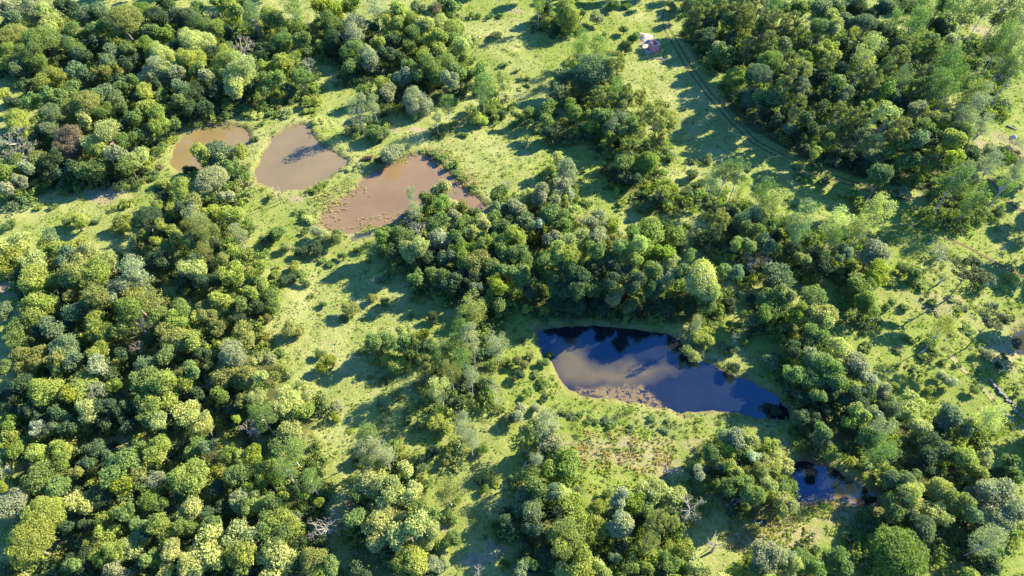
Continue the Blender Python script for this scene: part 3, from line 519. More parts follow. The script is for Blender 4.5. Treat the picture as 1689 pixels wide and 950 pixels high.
def leaves_for(r, lobes, per_area, size, body=None, njit=.5, up=.35):
    Cs = []; Ns = []; Ss = []; Ts = []
    for p, s in lobes:
        n = int(per_area * s * s); d = unit(r.normal(size=(n, 3)))
        sc_ = np.array([1, 1, .82]); rr = s * (1 - .22 * r.random(n) ** 2)[:, None]
        # lumps on the lobe itself
        ph = r.uniform(0, 6, 3); lump = 1 + .16 * np.sin(d[:, 0] * 7 + ph[0]) * np.sin(d[:, 1] * 7 + ph[1]) + .1 * np.sin(d[:, 2] * 9 + ph[2])
        stray = 1 + (r.random(n) < .10) * r.uniform(.05, .55, n)     # sprays that reach out of the outline
        c = p + d * rr * (lump * stray)[:, None] * sc_
        Cs.append(c); Ns.append(unit(d + r.normal(size=(n, 3)) * njit + np.array([0, 0, up])))
        Ss.append(size * r.uniform(.6, 1.35, n)); Ts.append(np.clip(r.uniform(.25, .75) + r.normal(size=n) * .17, 0, 1))
    C = np.concatenate(Cs); N = np.concatenate(Ns); S = np.concatenate(Ss); T = np.concatenate(Ts)
    V, F = leaf_quads(C, N, S, r); return V, F, np.repeat(T, 4)
def core(r, lobes, n=1):
    return None
def crown(kind, seed, lod=1.0, fine=1.0):
    r = np.random.default_rng(seed)
    if kind in 'bo':
        # merged masses, each carrying its own billows, so that no two outlines are alike; fine, coarse and loose habits
        style = (0, 2, 1, 2)[seed % 4]; subs = []; ns = int(r.integers(2, 6)) if kind == 'b' else int(r.integers(2, 4)); a0 = r.uniform(0, 6.28)
        lo, hi, nl = ((.15, .30, 15), (.12, .22, 22), (.14, .26, 12))[style]
        for i in range(ns):
            a = a0 + i * 6.283 / ns + r.uniform(-.6, .6); q = r.uniform(.2, .52)
            subs.append((np.array([q * math.cos(a), q * math.sin(a), r.uniform(-.40, .30)]), np.array([1, 1, r.uniform(.8, 1.3)]) * r.uniform(.32, .58)))
        L = []
        for p, rad in subs:
            for q, s_ in lobes_on(r, nl, rad * (1.12 if style == 2 else 1), -.6 if kind == 'b' else -.8, lo, hi, jit=.2 if style == 2 else .14):
                c_ = p + q
                if all(o is p or np.sum(((c_ - o) / ra) ** 2) > .5 for o, ra in subs): L.append((c_, s_))
            if style < 2 or kind == 'o': L.append((p, float(rad[0]) * .8))
            if kind == 'b': L.append((p * np.array([.8, .8, 1]) + np.array([0, 0, -.5]), float(rad[0]) * .8))
        V, F, T = leaves_for(r, L, (2900, 3400, 2600)[style] * lod / fine ** 2, (.052, .044, .05)[style] * fine / lod ** .5, njit=(.5, .6, .85)[style])
    elif kind == 'd':
        rad = np.array([.84, .82 * r.uniform(.9, 1.1), .50])
        L = lobes_on(r, int(r.integers(44, 56)), rad, -.45, .14, .24, jit=.09) + [(np.zeros(3), .5)]
        V, F, T = leaves_for(r, L, 3300 * lod / fine ** 2, .044 * fine, njit=.7, up=.4)
    elif kind == 's':
        L = [(np.array([r.normal() * .42, r.normal() * .42, r.uniform(-.35, .25)]), r.uniform(.22, .42)) for _ in range(int(r.integers(7, 12)))]
        V, F, T = leaves_for(r, L, 1100 * lod, .12, njit=.9)
    elif kind == 'g':
        L = []
        for _ in range(int(r.integers(34, 44))):
            z = r.uniform(-.85, .95); q = .72 * math.sqrt(max(.05, 1 - (z * .95) ** 2)) * math.sqrt(r.random()) ; a = r.uniform(0, 6.283)
            L.append((np.array([q * math.cos(a), q * math.sin(a), z]), r.uniform(.16, .30)))
        V, F, T = leaves_for(r, L, 1700 * lod, .037, njit=1.0)
    elif kind == 'k':
        L = []
        for _ in range(int(r.integers(46, 58))):
            z = r.uniform(-.95, .95); q = .78 * math.sqrt(max(.04, 1 - z * z * .85)) * (.35 + .65 * math.sqrt(r.random())); a = r.uniform(0, 6.283)
            L.append((np.array([q * math.cos(a), q * math.sin(a), z]), r.uniform(.12, .20)))
        V, F, T = leaves_for(r, L, 5200 * lod, .043 / lod ** .4, njit=.7)
    elif kind == 'a':
        L = []
        for _ in range(74):
            q = math.sqrt(r.random()) * .92; a = r.uniform(0, 6.283)
            L.append((np.array([q * math.cos(a), q * math.sin(a), .18 + .16 * q + r.uniform(-.22, .14)]), r.uniform(.10, .165)))
        V, F, T = leaves_for(r, L, 6500 * lod, .038, njit=.7)
    elif kind in 'tn':
        V, F, T = twigs(r, kind)
    T = np.clip(T, 0, 1)
    return V, F, T
def branches(mb, r, p, d, L, rad, depth, spread=.55, up=.12, n=4, t=.6, ends=None):
    pts = [p]; dd = d.copy()
    for i in range(3):
        dd = unit(dd + r.normal(size=3) * .16 + np.array([0, 0, up * .4])); pts.append(pts[-1] + dd * L / 3)
    mb.tube(pts, np.linspace(rad, rad * .55, 4), n, t)
    if depth == 0:
        if ends is not None: ends.append(pts[-1])
        return
    for i in range(3 if depth > 1 else 3):
        nd_ = unit(dd + r.normal(size=3) * spread + np.array([0, 0, up])); k = r.integers(2, 4)
        branches(mb, r, pts[k], nd_, L * r.uniform(.6, .8), rad * .55, depth - 1, spread, up, max(3, n - 1) if n > 3 else 3, t, ends)
def quadfix(mb):
    return np.concatenate(mb.V), np.concatenate(mb.F), np.concatenate(mb.T)
class MB4(MB):
    pass
def twigs(r, kind):
    mb = MB(); ends = []
    for i in range(6):
        a = i * 1.05 + r.uniform(-.3, .3); d = unit(np.array([math.cos(a), math.sin(a), r.uniform(.25, 1.1)]))
        branches(mb, r, np.array([0, 0, -.65]), d, .52, .036, 3 if kind == 't' else 3, .6, .08, 4, .7, ends)
    return quadfix(mb)
def trunk_mesh(seed, kind, mat):
    """unit trunk: height 1, unit crown radius, limbs reach into the crown"""
    r = np.random.default_rng(seed); mb = MB()
    bend = r.normal(size=2) * (.10 if kind in 'ga' else .16)
    top = 1.0 if kind in 'gka' else .80
    zz = np.linspace(0, top, 6); pts = np.stack([bend[0] * np.sin(zz * 3), bend[1] * np.sin(zz * 2.4), zz], 1); pts[0, :2] = 0
    r0 = .10 if kind not in 'ga' else .075
    mb.tube(pts, r0 * np.array([1.5, 1, .85, .7, .5, .28]), 6)
    for i in range(7):
        h = r.uniform(.45, .85) * top; a = i * 2.4 + r.uniform(-.4, .4)
        p0 = np.array([np.interp(h, zz, pts[:, 0]), np.interp(h, zz, pts[:, 1]), h])
        l = r.uniform(.4, .75); e = p0 + np.array([math.cos(a) * l, math.sin(a) * l, r.uniform(.03, .14)])
        m_ = (p0 + e) / 2 + np.array([0, 0, .02]); mb.tube([p0, m_, e], [r0 * .42, r0 * .3, r0 * .12], 6)
    return mb.mesh('trunk', mat, True)

NV = {'b': 14, 'd': 4, 'o': 6, 's': 4, 'g': 5, 'k': 4, 'a': 1, 't': 3, 'n': 2}
PROTO = {}
for k, n in NV.items():
    for i in range(n):
        V, F, T = crown(k, 100 * ord(k) + i)
        if k == 'n' or k == 't':
            me = new_mesh('bare_branches', V, F, M_DEAD, False, T)
            if k == 't':   # haze of fine twigs and a few leaves
                r = np.random.default_rng(i + 5); c = V[::3]; c = c[r.random(len(c)) < .75] + r.normal(size=(1, 3)) * .0
                c = c + r.normal(size=c.shape) * .05
                v2, f2 = leaf_quads(c, unit(r.normal(size=c.shape)), r.uniform(.02, .045, len(c)), r, .45)
                PROTO[('tw', i)] = new_mesh('twig_haze', v2, f2, M_LEAF, False, np.repeat(r.uniform(.2, .9, len(c)), 4))
        elif k == 'g': me = new_mesh('feathery_crown', V, F, M_LEAF, False, T)
        else: me = new_mesh('leafy_crown', V, F, M_LEAF, False, T)
        PROTO[(k, i)] = me
for k, n in (('b', 6), ('d', 4)):      # finer leaves for the widest crowns
    for i in range(n):
        V, F, T = crown(k, 4000 + ord(k) * 10 + i, 1.0, .62); PROTO[(k + 'f', i)] = new_mesh('leafy_crown', V, F, M_LEAF, False, T)
TR = {k: [trunk_mesh(i * 7 + ord(k), k, M_PALE if k in 'gn' else M_BARK) for i in range(3)] for k in 'bdogkan'}
TR['t'] = TR['n']
def shrub_mesh(seed):
    r = np.random.default_rng(seed); V, F, T = crown('s', seed); V = V * np.array([1, 1, .85]) + np.array([0, 0, .5]); return new_mesh('shrub', V, F, M_LEAF, False, T)
SHRUB = [shrub_mesh(900 + i) for i in range(5)]

# ---------------------------------------------------------------- labels
CW = {'Y': 'yellow-green', 'L': 'pale cream-green', 'G': 'mid-green', 'D': 'dark green', 'E': 'bright green', 'B': 'blue-green', 'S': 'silvery green', 'O': 'olive', 'W': 'whitish', 'R': 'rusty brown', 'V': 'lime-yellow'}
KW = {'b': ('billowy', 'tree'), 'd': ('smooth domed', 'tree'), 'o': ('rounded', 'bush'), 's': ('low', 'shrub'), 'g': ('feathery', 'tree'), 'k': ('knobbly tufted', 'conifer'), 'a': ('umbrella-topped', 'araucaria'), 't': ('twiggy thin-leaved', 'tree'), 'n': ('leafless grey', 'tree')}
NAME = {'b': 'broadleaf_tree', 'd': 'domed_tree', 'o': 'bush', 's': 'shrub', 'g': 'feathery_tree', 'k': 'conifer', 'a': 'araucaria_tree', 't': 'twiggy_tree', 'n': 'dead_tree'}
CAT = {'b': 'tree', 'd': 'tree', 'o': 'bush', 's': 'shrub', 'g': 'tree', 'k': 'conifer', 'a': 'araucaria', 't': 'bare tree', 'n': 'dead tree'}
GRP = {'b': 'billowy broadleaf trees of the woods', 'd': 'smooth domed trees', 'o': 'rounded bushes on the meadow', 's': 'low shrubs on the meadow', 'g': 'slender feathery trees', 'k': 'knobbly tufted conifers', 'a': 'araucaria trees on the right slope', 't': 'twiggy half-bare trees', 'n': 'leafless dead trees'}
LM = [('the small tan pond', 345, 243), ('the rounded grey-brown pond', 490, 262), ('the large reddish pond', 660, 320), ('the deep blue pond', 1085, 605), ('the small lower blue pond', 1375, 800), ('the brick hut', 1072, 72),
      ('the marshy reed meadow', 1030, 750), ('the araucaria pair', 1615, 490), ('the pale sand pad', 1060, 66)]
def size_w(t):
    a = t['pr']
    return 'big' if a > 21 else 'medium' if a > 14 else 'small'
def zone(px, py):
    if px < 330 and py < 300: return 'in the upper-left forest'
    if px < 700 and py < 215: return 'in the upper-left forest'
    if px < 560 and py > 400: return 'in the lower-left forest'
    if 560 <= px < 860 and py > 700: return 'in the lower-middle wood'
    if 860 <= px < 1180 and py > 770: return 'in the bottom-centre grove'
    if px > 1120 and py < 300: return 'in the upper-right forest'
    if 680 < px < 1240 and 300 < py < 545: return 'in the central grove'
    if px > 1240 and 300 <= py < 720: return 'on the right-hand slope'
    if px > 1240 and py >= 720: return 'in the lower-right grove'
    return 'on the middle meadow'
def make_labels(L):
    from collections import Counter
    for t in L:
        a, n = KW[t['k']]; c = CW[t['c']]
        t['desc'] = f"{size_w(t)} {(c + ' ') if t['k'] != 'n' else ''}{a} {n}"; t['zone'] = zone(t['px'], t['py'])
    ALL = trees
    for t in L: t['label'] = None
    def near4(t):
        out = {}
        for u in ALL:
            if u is t: continue
            dx, dy = u['px'] - t['px'], u['py'] - t['py']; dd = math.hypot(dx, dy)
            if dd > 3.2 * (t['pr'] + 8) or dd < .45 * t['pr'] or u['pr'] < 7: continue
            k = ('right' if dx > 0 else 'left') if abs(dx) > abs(dy) else ('below' if dy > 0 else 'above')
            if k not in out or dd < out[k][0]: out[k] = (dd, u)
        return {k: v[1] for k, v in out.items()}
    def art(w_): return ('an ' if w_[0] in 'aeiou' else 'a ') + w_
    def nm(u, t):
        c = 'leafless' if u['k'] == 'n' else CW[u['c']]
        same = KW[u['k']][1] == KW[t['k']][1]
        return art(c) + ' ' + ('one' if same else KW[u['k']][1])
    for t in L: t['n4'] = near4(t)
    def sd(t): return f"{size_w(t)} {(CW[t['c']] + ' ') if t['k'] != 'n' else 'leafless '}{KW[t['k']][1]}"
    def l0(t): return f"{t['desc']} {t['zone']}, the only such one there"
    def l2(t):
        n = t['n4']
        if 'left' in n and 'right' in n: return f"{sd(t)} between {nm(n['left'], t)} to its left and {nm(n['right'], t)}"
    def l3(t):
        n = t['n4']
        if 'above' in n and 'below' in n: return f"{sd(t)} below {nm(n['above'], t)} and above {nm(n['below'], t)}"
    def l4(t):
        n = t['n4']
        for q, w_ in (('left', 'just right of'), ('right', 'just left of'), ('above', 'just below'), ('below', 'just above')):
            if q in n: return f"{sd(t)} {w_} {nm(n[q], t)} {t['zone']}"
    def l5(t):
        n = t['n4']
        if len(n) >= 3:
            z = [f"{('leafless' if n[q]['k'] == 'n' else CW[n[q]['c']])} {KW[n[q]['k']][1]} {q}" for q in ('above', 'left', 'right', 'below') if q in n]
            return f"{sd(t)} with " + ', '.join(z[:4])
    def by_near(t):
        return None
    def assign(fn):
        c = Counter(); vals = []
        for t in L:
            v = None if t['label'] else fn(t); vals.append(v); c[v] += 1
        have = {t['label'] for t in L if t['label']}
        for t, v in zip(L, vals):
            if v and c[v] == 1 and v not in have and len(v.split()) <= 16: t['label'] = v
    assign(l0)
    from collections import defaultdict
    by = defaultdict(list)
    for t in L: by[t['desc']].append(t)
    for ds, g in by.items():
        for nm_, lx, ly in LM[:8]:
            t = min(g, key=lambda q: (q['px'] - lx) ** 2 + (q['py'] - ly) ** 2)
            if t['label'] is None and math.hypot(t['px'] - lx, t['py'] - ly) < 190: t['label'] = f"{ds} nearest of its kind to {nm_}"
    for f_ in (l2, l3, l4, l5): assign(f_)
    ones = 'zero one two three four five six seven eight nine ten eleven twelve thirteen fourteen fifteen sixteen seventeen eighteen nineteen'.split()
    tens = 'x x twenty thirty forty fifty sixty seventy eighty ninety'.split()
    def word(n):
        n = int(round(n)); return ones[n] if n < 20 else ('hundred' if n > 99 else tens[n // 10] + ('' if n % 10 == 0 else '-' + ones[n % 10]))
    left = [t for t in L if not t['label']]
    print('labels by place', len(left), 'of', len(L))
    assign(lambda t: f"{sd(t)} {t['zone']}, {word(t['px'] / PW * 100)} percent across and {word(t['py'] / PH * 100)} down")
    for i, t in enumerate([t for t in L if not t['label']]):
        t['label'] = f"{sd(t)} close under its twin, {word(t['px'] / PW * 100)} percent across, {word(t['py'] / PH * 100)} percent down"

# ---------------------------------------------------------------- place the plants
broad = sorted([t for t in trees if t['k'] in 'bd'], key=lambda t: -t['pr'])
single = broad[:300]; rest = broad[300:]
bush = sorted([t for t in trees if t['k'] == 'o'], key=lambda t: -t['pr'])
others = [t for t in trees if t['k'] not in 'bd']
ind = single + others
make_labels(ind)
def jcol(c):
    k = random.uniform(.86, 1.14); w_ = random.uniform(-.06, .06)
    return (c[0] * k * (1 + w_), c[1] * k, c[2] * k * (1 - w_))
for i, t in enumerate(ind):
    k = t['k']; z0 = H1(t['x'], t['y']); rz = random.uniform(0, 6.28); Rw = t['R']; c = jcol(COL[t['c']])
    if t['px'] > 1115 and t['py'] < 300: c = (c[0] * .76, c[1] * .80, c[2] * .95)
    if k == 'a': c = (.105, .120, .060)
    if k == 's':
        o = link('shrub', SHRUB[i % 5], None, (t['x'], t['y'], z0 - .05), (0, 0, rz), (Rw * 1.15, Rw * random.uniform(.9, 1.15), Rw * random.uniform(.7, 1.0)))
        o.color = c + (1,); tag(o, t['label'], 'shrub', GRP['s']); continue
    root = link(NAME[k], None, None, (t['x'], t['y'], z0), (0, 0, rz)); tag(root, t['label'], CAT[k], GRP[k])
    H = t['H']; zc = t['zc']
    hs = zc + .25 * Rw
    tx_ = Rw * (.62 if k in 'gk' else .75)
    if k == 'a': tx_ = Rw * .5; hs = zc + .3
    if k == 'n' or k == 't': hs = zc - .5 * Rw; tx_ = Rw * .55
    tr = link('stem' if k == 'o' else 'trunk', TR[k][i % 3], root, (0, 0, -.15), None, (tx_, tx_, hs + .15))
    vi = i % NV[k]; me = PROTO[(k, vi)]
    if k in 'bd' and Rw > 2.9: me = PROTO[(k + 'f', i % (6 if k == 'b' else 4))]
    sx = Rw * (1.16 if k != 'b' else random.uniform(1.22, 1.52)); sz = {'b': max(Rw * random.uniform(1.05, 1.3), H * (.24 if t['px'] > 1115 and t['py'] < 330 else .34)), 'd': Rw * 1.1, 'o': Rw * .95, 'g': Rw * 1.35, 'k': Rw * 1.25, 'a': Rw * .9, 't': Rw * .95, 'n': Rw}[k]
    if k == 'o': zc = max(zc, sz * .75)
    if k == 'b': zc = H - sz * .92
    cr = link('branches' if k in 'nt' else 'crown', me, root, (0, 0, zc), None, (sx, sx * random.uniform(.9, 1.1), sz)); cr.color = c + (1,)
    if k == 't':
        tw = link('thin_foliage', PROTO[('tw', vi)], cr); tw.color = c + (1,)

# ---------------------------------------------------------------- masses nobody could count
def merge(items, lod_protos, name, label):
    """items: (x, y, z, sx, sz, col); every one takes a proto, turned and scaled, in one mesh"""
    VV = []; FF = []; CC = []; base = 0
    for j, (x_, y_, z_, sx, sz, c) in enumerate(items):
        V, F, T = lod_protos[j % len(lod_protos)]; a = random.uniform(0, 6.28); ca, sa = math.cos(a), math.sin(a)
        W = np.empty_like(V); W[:, 0] = (V[:, 0] * ca - V[:, 1] * sa) * sx + x_; W[:, 1] = (V[:, 0] * sa + V[:, 1] * ca) * sx + y_; W[:, 2] = V[:, 2] * sz + z_
        VV.append(W); FF.append(F + base); base += len(V)
        q = np.empty((len(V), 4)); q[:, :3] = c; q[:, 3] = T; CC.append(q)
    me = new_mesh(name, np.concatenate(VV), np.concatenate(FF), M_LEAFC, False, np.concatenate(CC), 'col')
    return tag(link(name, me), label, name.replace('_', ' '), None, 'stuff')
lowb = [crown('b', 5000 + i, .42) for i in range(5)]
items = [(t['x'], t['y'], t['zc'] + H1(t['x'], t['y']), t['R'] * 1.36, t['R'] * 1.25, jcol(COL[t['c']])) for t in rest]
# the woods go on beyond the frame
def outside(x_, y_):
    d = y_ * math.cos(PITCH) + CAM_H * math.sin(PITCH); u = x_ / d * FPX + PW / 2; v = (CAM_H * math.cos(PITCH) - y_ * math.sin(PITCH)) / d
    return u, -(-v) * FPX + PH / 2
def topx(x_, y_, z_=0):
    """pixel of a world point"""
    a = CAM_H - z_; dep = y_ * math.cos(PITCH) + a * math.sin(PITCH); dn = a * math.cos(PITCH) - y_ * math.sin(PITCH)
    return x_ / dep * FPX + PW / 2, dn / dep * FPX + PH / 2
for _ in range(2000):
    x_ = random.uniform(-185, 185); y_ = random.uniform(8, 235); u, v = topx(x_, y_, 5)
    if -5 < u < PW + 12 and -10 < v < PH + 12: continue
    if -160 < u < PW + 160 and -90 < v < PH + 150 and fbm(np.array([x_]), np.array([y_]), 30, 8, 2)[0] > (.42 if u < PW else .5):
        Rw = random.uniform(1.8, 3.6); c = random.choice('YGGDBSLO'); z_ = 4 + Rw
        items.append((x_, y_, z_, Rw, Rw * 1.1, jcol(COL[c])))
merge(items, lowb, 'forest_canopy', 'small mixed green tree crowns filling the gaps between the larger trees')
# understorey on the forest floor
r = rng; N = 24000
cx = r.uniform(-176, 176, N); cy = r.uniform(16, 226, N); pdv, _ = pond_d(cx, cy); ok = (dens_at(cx, cy) > .5) & (pdv > 1.2) & (ldist(cx, cy, TRACK) > 4.5)
cx = cx[ok][:6500]; cy = cy[ok][:6500]; hh = height(cx, cy)
tiny = [crown('s', 7000 + i, .30) for i in range(5)]
items = []
for a, b, h in zip(cx, cy, hh):
    s = random.uniform(.8, 2.0); c = jcol(COL[random.choice('DDGGGBOY')]); items.append((a, b, h + s * .7, s, s * random.uniform(.8, 1.3), c))
merge(items, tiny, 'understorey', 'dark leafy undergrowth beneath and between the forest trees')
# weeds and tussocks on open ground
def scatter(N, dens_fn, seed):
    r = np.random.default_rng(seed); a = r.uniform(-172, 172, N); b = r.uniform(20, 224, N); u, v = topx(a, b)
    m_ = (u > -40) & (u < PW + 40) & (v > -40) & (v < PH + 40); a, b, u, v = a[m_], b[m_], u[m_], v[m_]
    pdv, _ = pond_d(a, b); w_ = dens_fn(a, b, u, v, pdv); m_ = (r.random(len(a)) < w_) & (pdv > .15)
    if seed == 61: m_ &= ldist(a, b, TRACK) > 3.5
    return a[m_], b[m_], height(a[m_], b[m_]), u[m_], v[m_]
def wd(a, b, u, v, pdv):
    n = fbm(a, b, 6, 41, 3); base = np.clip((n - .52) * 5, 0, 1) * .35 + .03
    base = base + np.exp(-np.clip(pdv, 0, 20) / 3.0) * .5
    slope = ((u > 1420) & (v > 380) & (v < 740)); base = base + slope * np.clip((n - .36) * 3.5, 0, 1) * 1.0
    bank = ((u > 860) & (u < 1300) & (v > 640) & (v < 745)); base = base + bank * .35
    mid = ((u > 780) & (u < 1260) & (v > 180) & (v < 480)); base = base + mid * .22
    ctr = ((u > 590) & (u < 720) & (v > 560) & (v < 740)); base = base + ctr * .5
    open_left = (u < 620) & (v > 260) & (v < 700); base = base * np.where(open_left, .45, 1)
    return base
a, b, h, u, v = scatter(36000, wd, 61)
wp = [crown('s', 8000 + i, .16) for i in range(5)]
items = []
for q in range(len(a)):
    s = random.uniform(.22, .62) * (1.35 if u[q] > 1400 and v[q] > 380 else 1.0) * (1.0 if random.random() < .85 else 1.6)
    c = 'YYEVLS' if u[q] < 1400 else 'YVLSLG'
    items.append((a[q], b[q], h[q] + s * .35, s, s * .85, jcol(COL[random.choice(c)])))
print('weeds', len(items)); merge(items, wp, 'weeds', 'leafy weeds and saplings scattered over the meadow and banks')
# grass tufts
def blades(a, b, h, size, hgt, cols, seed, nb=4):
    r = np.random.default_rng(seed); n = len(a); VV = []; CC = []
    for i in range(nb):
        th = r.uniform(0, 6.283, n); lean = r.uniform(.2, .9, n); s = size * r.uniform(.5, 1.2, n); hg = hgt * r.uniform(.5, 1.3, n)
        dx, dy = np.cos(th), np.sin(th); ox = a + r.normal(size=n) * size * .5; oy = b + r.normal(size=n) * size * .5
        z0 = h - .03
        VV.append(np.stack([np.stack([ox - dy * s * .5, oy + dx * s * .5, z0], 1), np.stack([ox + dy * s * .5, oy - dx * s * .5, z0], 1),
                            np.stack([ox + dx * lean * hg + dy * s * .3, oy + dy * lean * hg - dx * s * .3, h + hg], 1), np.stack([ox + dx * lean * hg - dy * s * .3, oy + dy * lean * hg + dx * s * .3, h + hg * .9], 1)], 1))
        q = np.empty((n, 4, 4)); q[:, :, :3] = cols[:, None, :] * r.uniform(.8, 1.2, (n, 1, 1)); q[:, :, 3] = r.random((n, 1)); CC.append(q)
    V = np.concatenate(VV).reshape(-1, 3); return V, np.arange(len(V)).reshape(-1, 4), np.concatenate(CC).reshape(-1, 4)
def gd(a, b, u, v, pdv): return np.clip((fbm(a, b, 2.6, 14, 3) - .36) * 3, .12, 1) * np.clip(1.6 - dens_at(a, b), .1, 1)
a, b, h, u, v = scatter(120000, gd, 71)
n1_ = fbm(a, b, 9, 21, 3)[:, None]; cols = np.array([.21, .245, .055]) * (1 - n1_) + np.array([.31, .315, .10]) * n1_
cols = np.where((fbm(a, b, 17, 91, 4) > .53)[:, None], np.array([.19, .24, .04]), cols)
V, F, C = blades(a, b, h, .24, .20, cols, 5)
print('grass', len(a))
tag(link('meadow_grass', new_mesh('meadow_grass', V, F, M_LEAFC, False, C, 'col')), 'short uneven grass tufts over the sunlit meadow', 'grass', None, 'stuff')
# marsh grass: pale tussocks and brown reeds
def md(a, b, u, v, pdv):
    m_ = np.zeros(len(a))
    for (px, py, rx, ry, am) in [(1010, 745, 110, 42, .8), (1000, 770, 60, 45, .5), (1260, 885, 75, 32, .9), (1350, 855, 80, 30, .8), (560, 365, 42, 14, .6), (650, 360, 70, 10, .5), (710, 262, 60, 16, .7), (770, 300, 30, 24, .5), (345, 206, 55, 7, .5), (560, 320, 60, 20, .4), (1370, 828, 60, 8, .8), (545, 350, 30, 24, .7), (620, 370, 50, 10, .7)]:
        m_ = np.maximum(m_, am * (np.hypot((u - px) / rx, (v - py) / ry) < 1))
    return m_
r_ = np.random.default_rng(4)
a = r_.uniform(-80, 90, 190000); b = r_.uniform(25, 170, 190000); u, v = topx(a, b); w_ = md(a, b, u, v, None)
pdv, _ = pond_d(a, b); m_ = (r_.random(len(a)) < w_ * np.where(pdv > 0, 1, .40 * (pdv > -1.6) + .30 * ((pdv > -6) & (fbm(a, b, 4, 98, 3) > .5)))) & (fbm(a, b, 2, 99, 2) > .4); a, b = a[m_], b[m_]; h = np.maximum(height(a, b), np.where(pdv[m_] < .5, pond_d(a, b)[1] + .01, -9))
n2_ = (fbm(a, b, 3, 19, 3)[:, None] > .52); n3_ = (fbm(a, b, 1.5, 29, 2)[:, None] > .6)
cols = np.where(n2_, np.array([.27, .25, .11]), np.array([.33, .25, .17])); cols = np.where(n3_, np.array([.23, .26, .07]), cols)
V, F, C = blades(a, b, h, .15, .32, cols * 1.35, 6, 5)
print('marsh', len(a))
tag(link('marsh_grass', new_mesh('marsh_grass', V, F, M_LEAFC, False, C, 'col')), 'brown and straw coloured reeds and tussocks on the marshy ground', 'marsh grass', None, 'stuff')
# ---------------------------------------------------------------- built and fallen things
def pole(pxt, pyt, pxb, pyb, label, rad=.11, bulge=True):
    x0, y0, d = G(pxb, pyb); z0 = H1(x0, y0)
    # the top stands above the foot: find the height that shows at the top pixel
    best = min((abs(topx(x0, y0, z)[1] - pyt), z) for z in np.arange(.5, 12, .05))[1]
    mb = MB(); h = best
    mb.tube([(0, 0, -.2), (.04, 0, h * .3), (-.03, .05, h * .65), (.05, .02, h)], [rad, rad * .85, rad * .7, rad * .45], 6)
    root = link('dead_tree', None, None, (x0, y0, z0)); tag(root, label, 'dead tree', 'bare white trunks by the middle pond'); link('trunk', mb.mesh('trunk', M_SAND, True), root)
    mb = MB(); mb.tube([(0, 0, h * .78), (.25, .1, h * .86)], [rad * .4, rad * .2], 6); mb.tube([(0, 0, h * .6), (-.2, -.15, h * .7)], [rad * .4, rad * .2], 6)
    link('branch_stub', mb.mesh('branch_stub', M_DEAD, True), root)
pole(449, 306, 459.6, 336.8, 'left one of two tall bare white trunks just below the rounded grey-brown pond')
pole(460.5, 307, 465.7, 329, 'right one of two tall bare white trunks just below the rounded grey-brown pond')
pole(395, 290, 402, 309, 'short bare white trunk left of the rounded grey-brown pond', .09)
def log(p0, p1, label, rad=.2, mat=M_DEAD, limbs=2, seed=0):
    r = np.random.default_rng(seed); a = np.array(G(*p0)[:2]); b = np.array(G(*p1)[:2]); c = (a + b) / 2; z0 = H1(*c)
    n = 5; P = []
    for i in range(n):
        q = a + (b - a) * i / (n - 1); P.append((q[0] - c[0], q[1] - c[1], H1(*q) - z0 + rad * .8 + r.uniform(0, .1)))
    mb = MB(); mb.tube(P, np.linspace(rad, rad * .5, n), 6); o = link('fallen_log', mb.mesh('fallen_log', mat, True), None, (c[0], c[1], z0)); tag(o, label, 'fallen log', 'fallen logs on the meadow')
    for i in range(limbs):
        mb = MB(); k = r.integers(2, n); d = unit(np.array([*(r.normal(size=2)), .5])); p = np.array(P[k])
        mb.tube([p, p + d * .8, p + d * 1.5 + (0, 0, .1)], [rad * .5, rad * .35, rad * .12], 6); link('limb', mb.mesh('limb', mat, True), o)
log((1429, 537), (1441, 545), 'short pale fallen log on the grass left of the long tree shadow', .2, seed=1)
log((1527, 403), (1545, 396), 'thin pale fallen log on the upper right slope left of the bare branches', .14, seed=2)
log((1537, 503), (1549, 523), 'dark grey fallen log leaning below the larger araucaria', .22, seed=3)
log((1515, 585), (1541, 566), 'long grey fallen trunk left of the smaller araucaria', .22, seed=4)
log((1422, 590), (1431, 592), 'tiny pale log lying beside the silvery tree at the right slope', .15, limbs=0, seed=5)
log((1660, 208), (1676, 216), 'grey log in the shaded hollow near the upper right edge', .16, seed=6)
log((862, 776), (883, 737), 'long curved grey trunk lying left of the marshy reed meadow', .24, seed=7)
log((1170, 603), (1176, 597), 'small broken branch on the shore of the deep blue pond', .08, seed=8)
def snag(pxb, pyb, h, label, seed, lean=(0, 0)):
    r = np.random.default_rng(seed); x0, y0, d = G(pxb, pyb); z0 = H1(x0, y0)
    mb = MB(); T_ = np.array([lean[0] * h, lean[1] * h, h * .55]); mb.tube([(0, 0, -.2), T_ * .5, T_], [.22, .17, .12], 6)
    root = link('dead_tree', mb.mesh('dead_tree', M_DEAD, True), None, (x0, y0, z0)); tag(root, label, 'dead tree', GRP['n'])
    for i in range(5):
        mb = MB(); a = i * 1.3 + r.uniform(0, .5); d_ = unit(np.array([math.cos(a), math.sin(a), r.uniform(.3, 1)])); branches(mb, r, T_ * r.uniform(.8, 1), d_, h * .3, .07, 1, .5, .1, 4)
        link('branch', mb.mesh('branch', M_DEAD), root)
snag(1097, 783, 4.0, 'pale dead snag standing in the marshy reed meadow', 3)
snag(1172, 912, 4.2, 'forked grey dead tree on the bright grass at the bottom', 8, (.1, .15))
snag(1612, 335, 3.0, 'small grey snag on the slope near the right edge', 9)
snag(1546, 470, 3.4, 'gnarled pale dead tree left of the larger araucaria', 12, (.15, .1))
snag(1200, 838, 3.0, 'leaning bare branch tree in the shadow below the bottom-centre grove', 14)

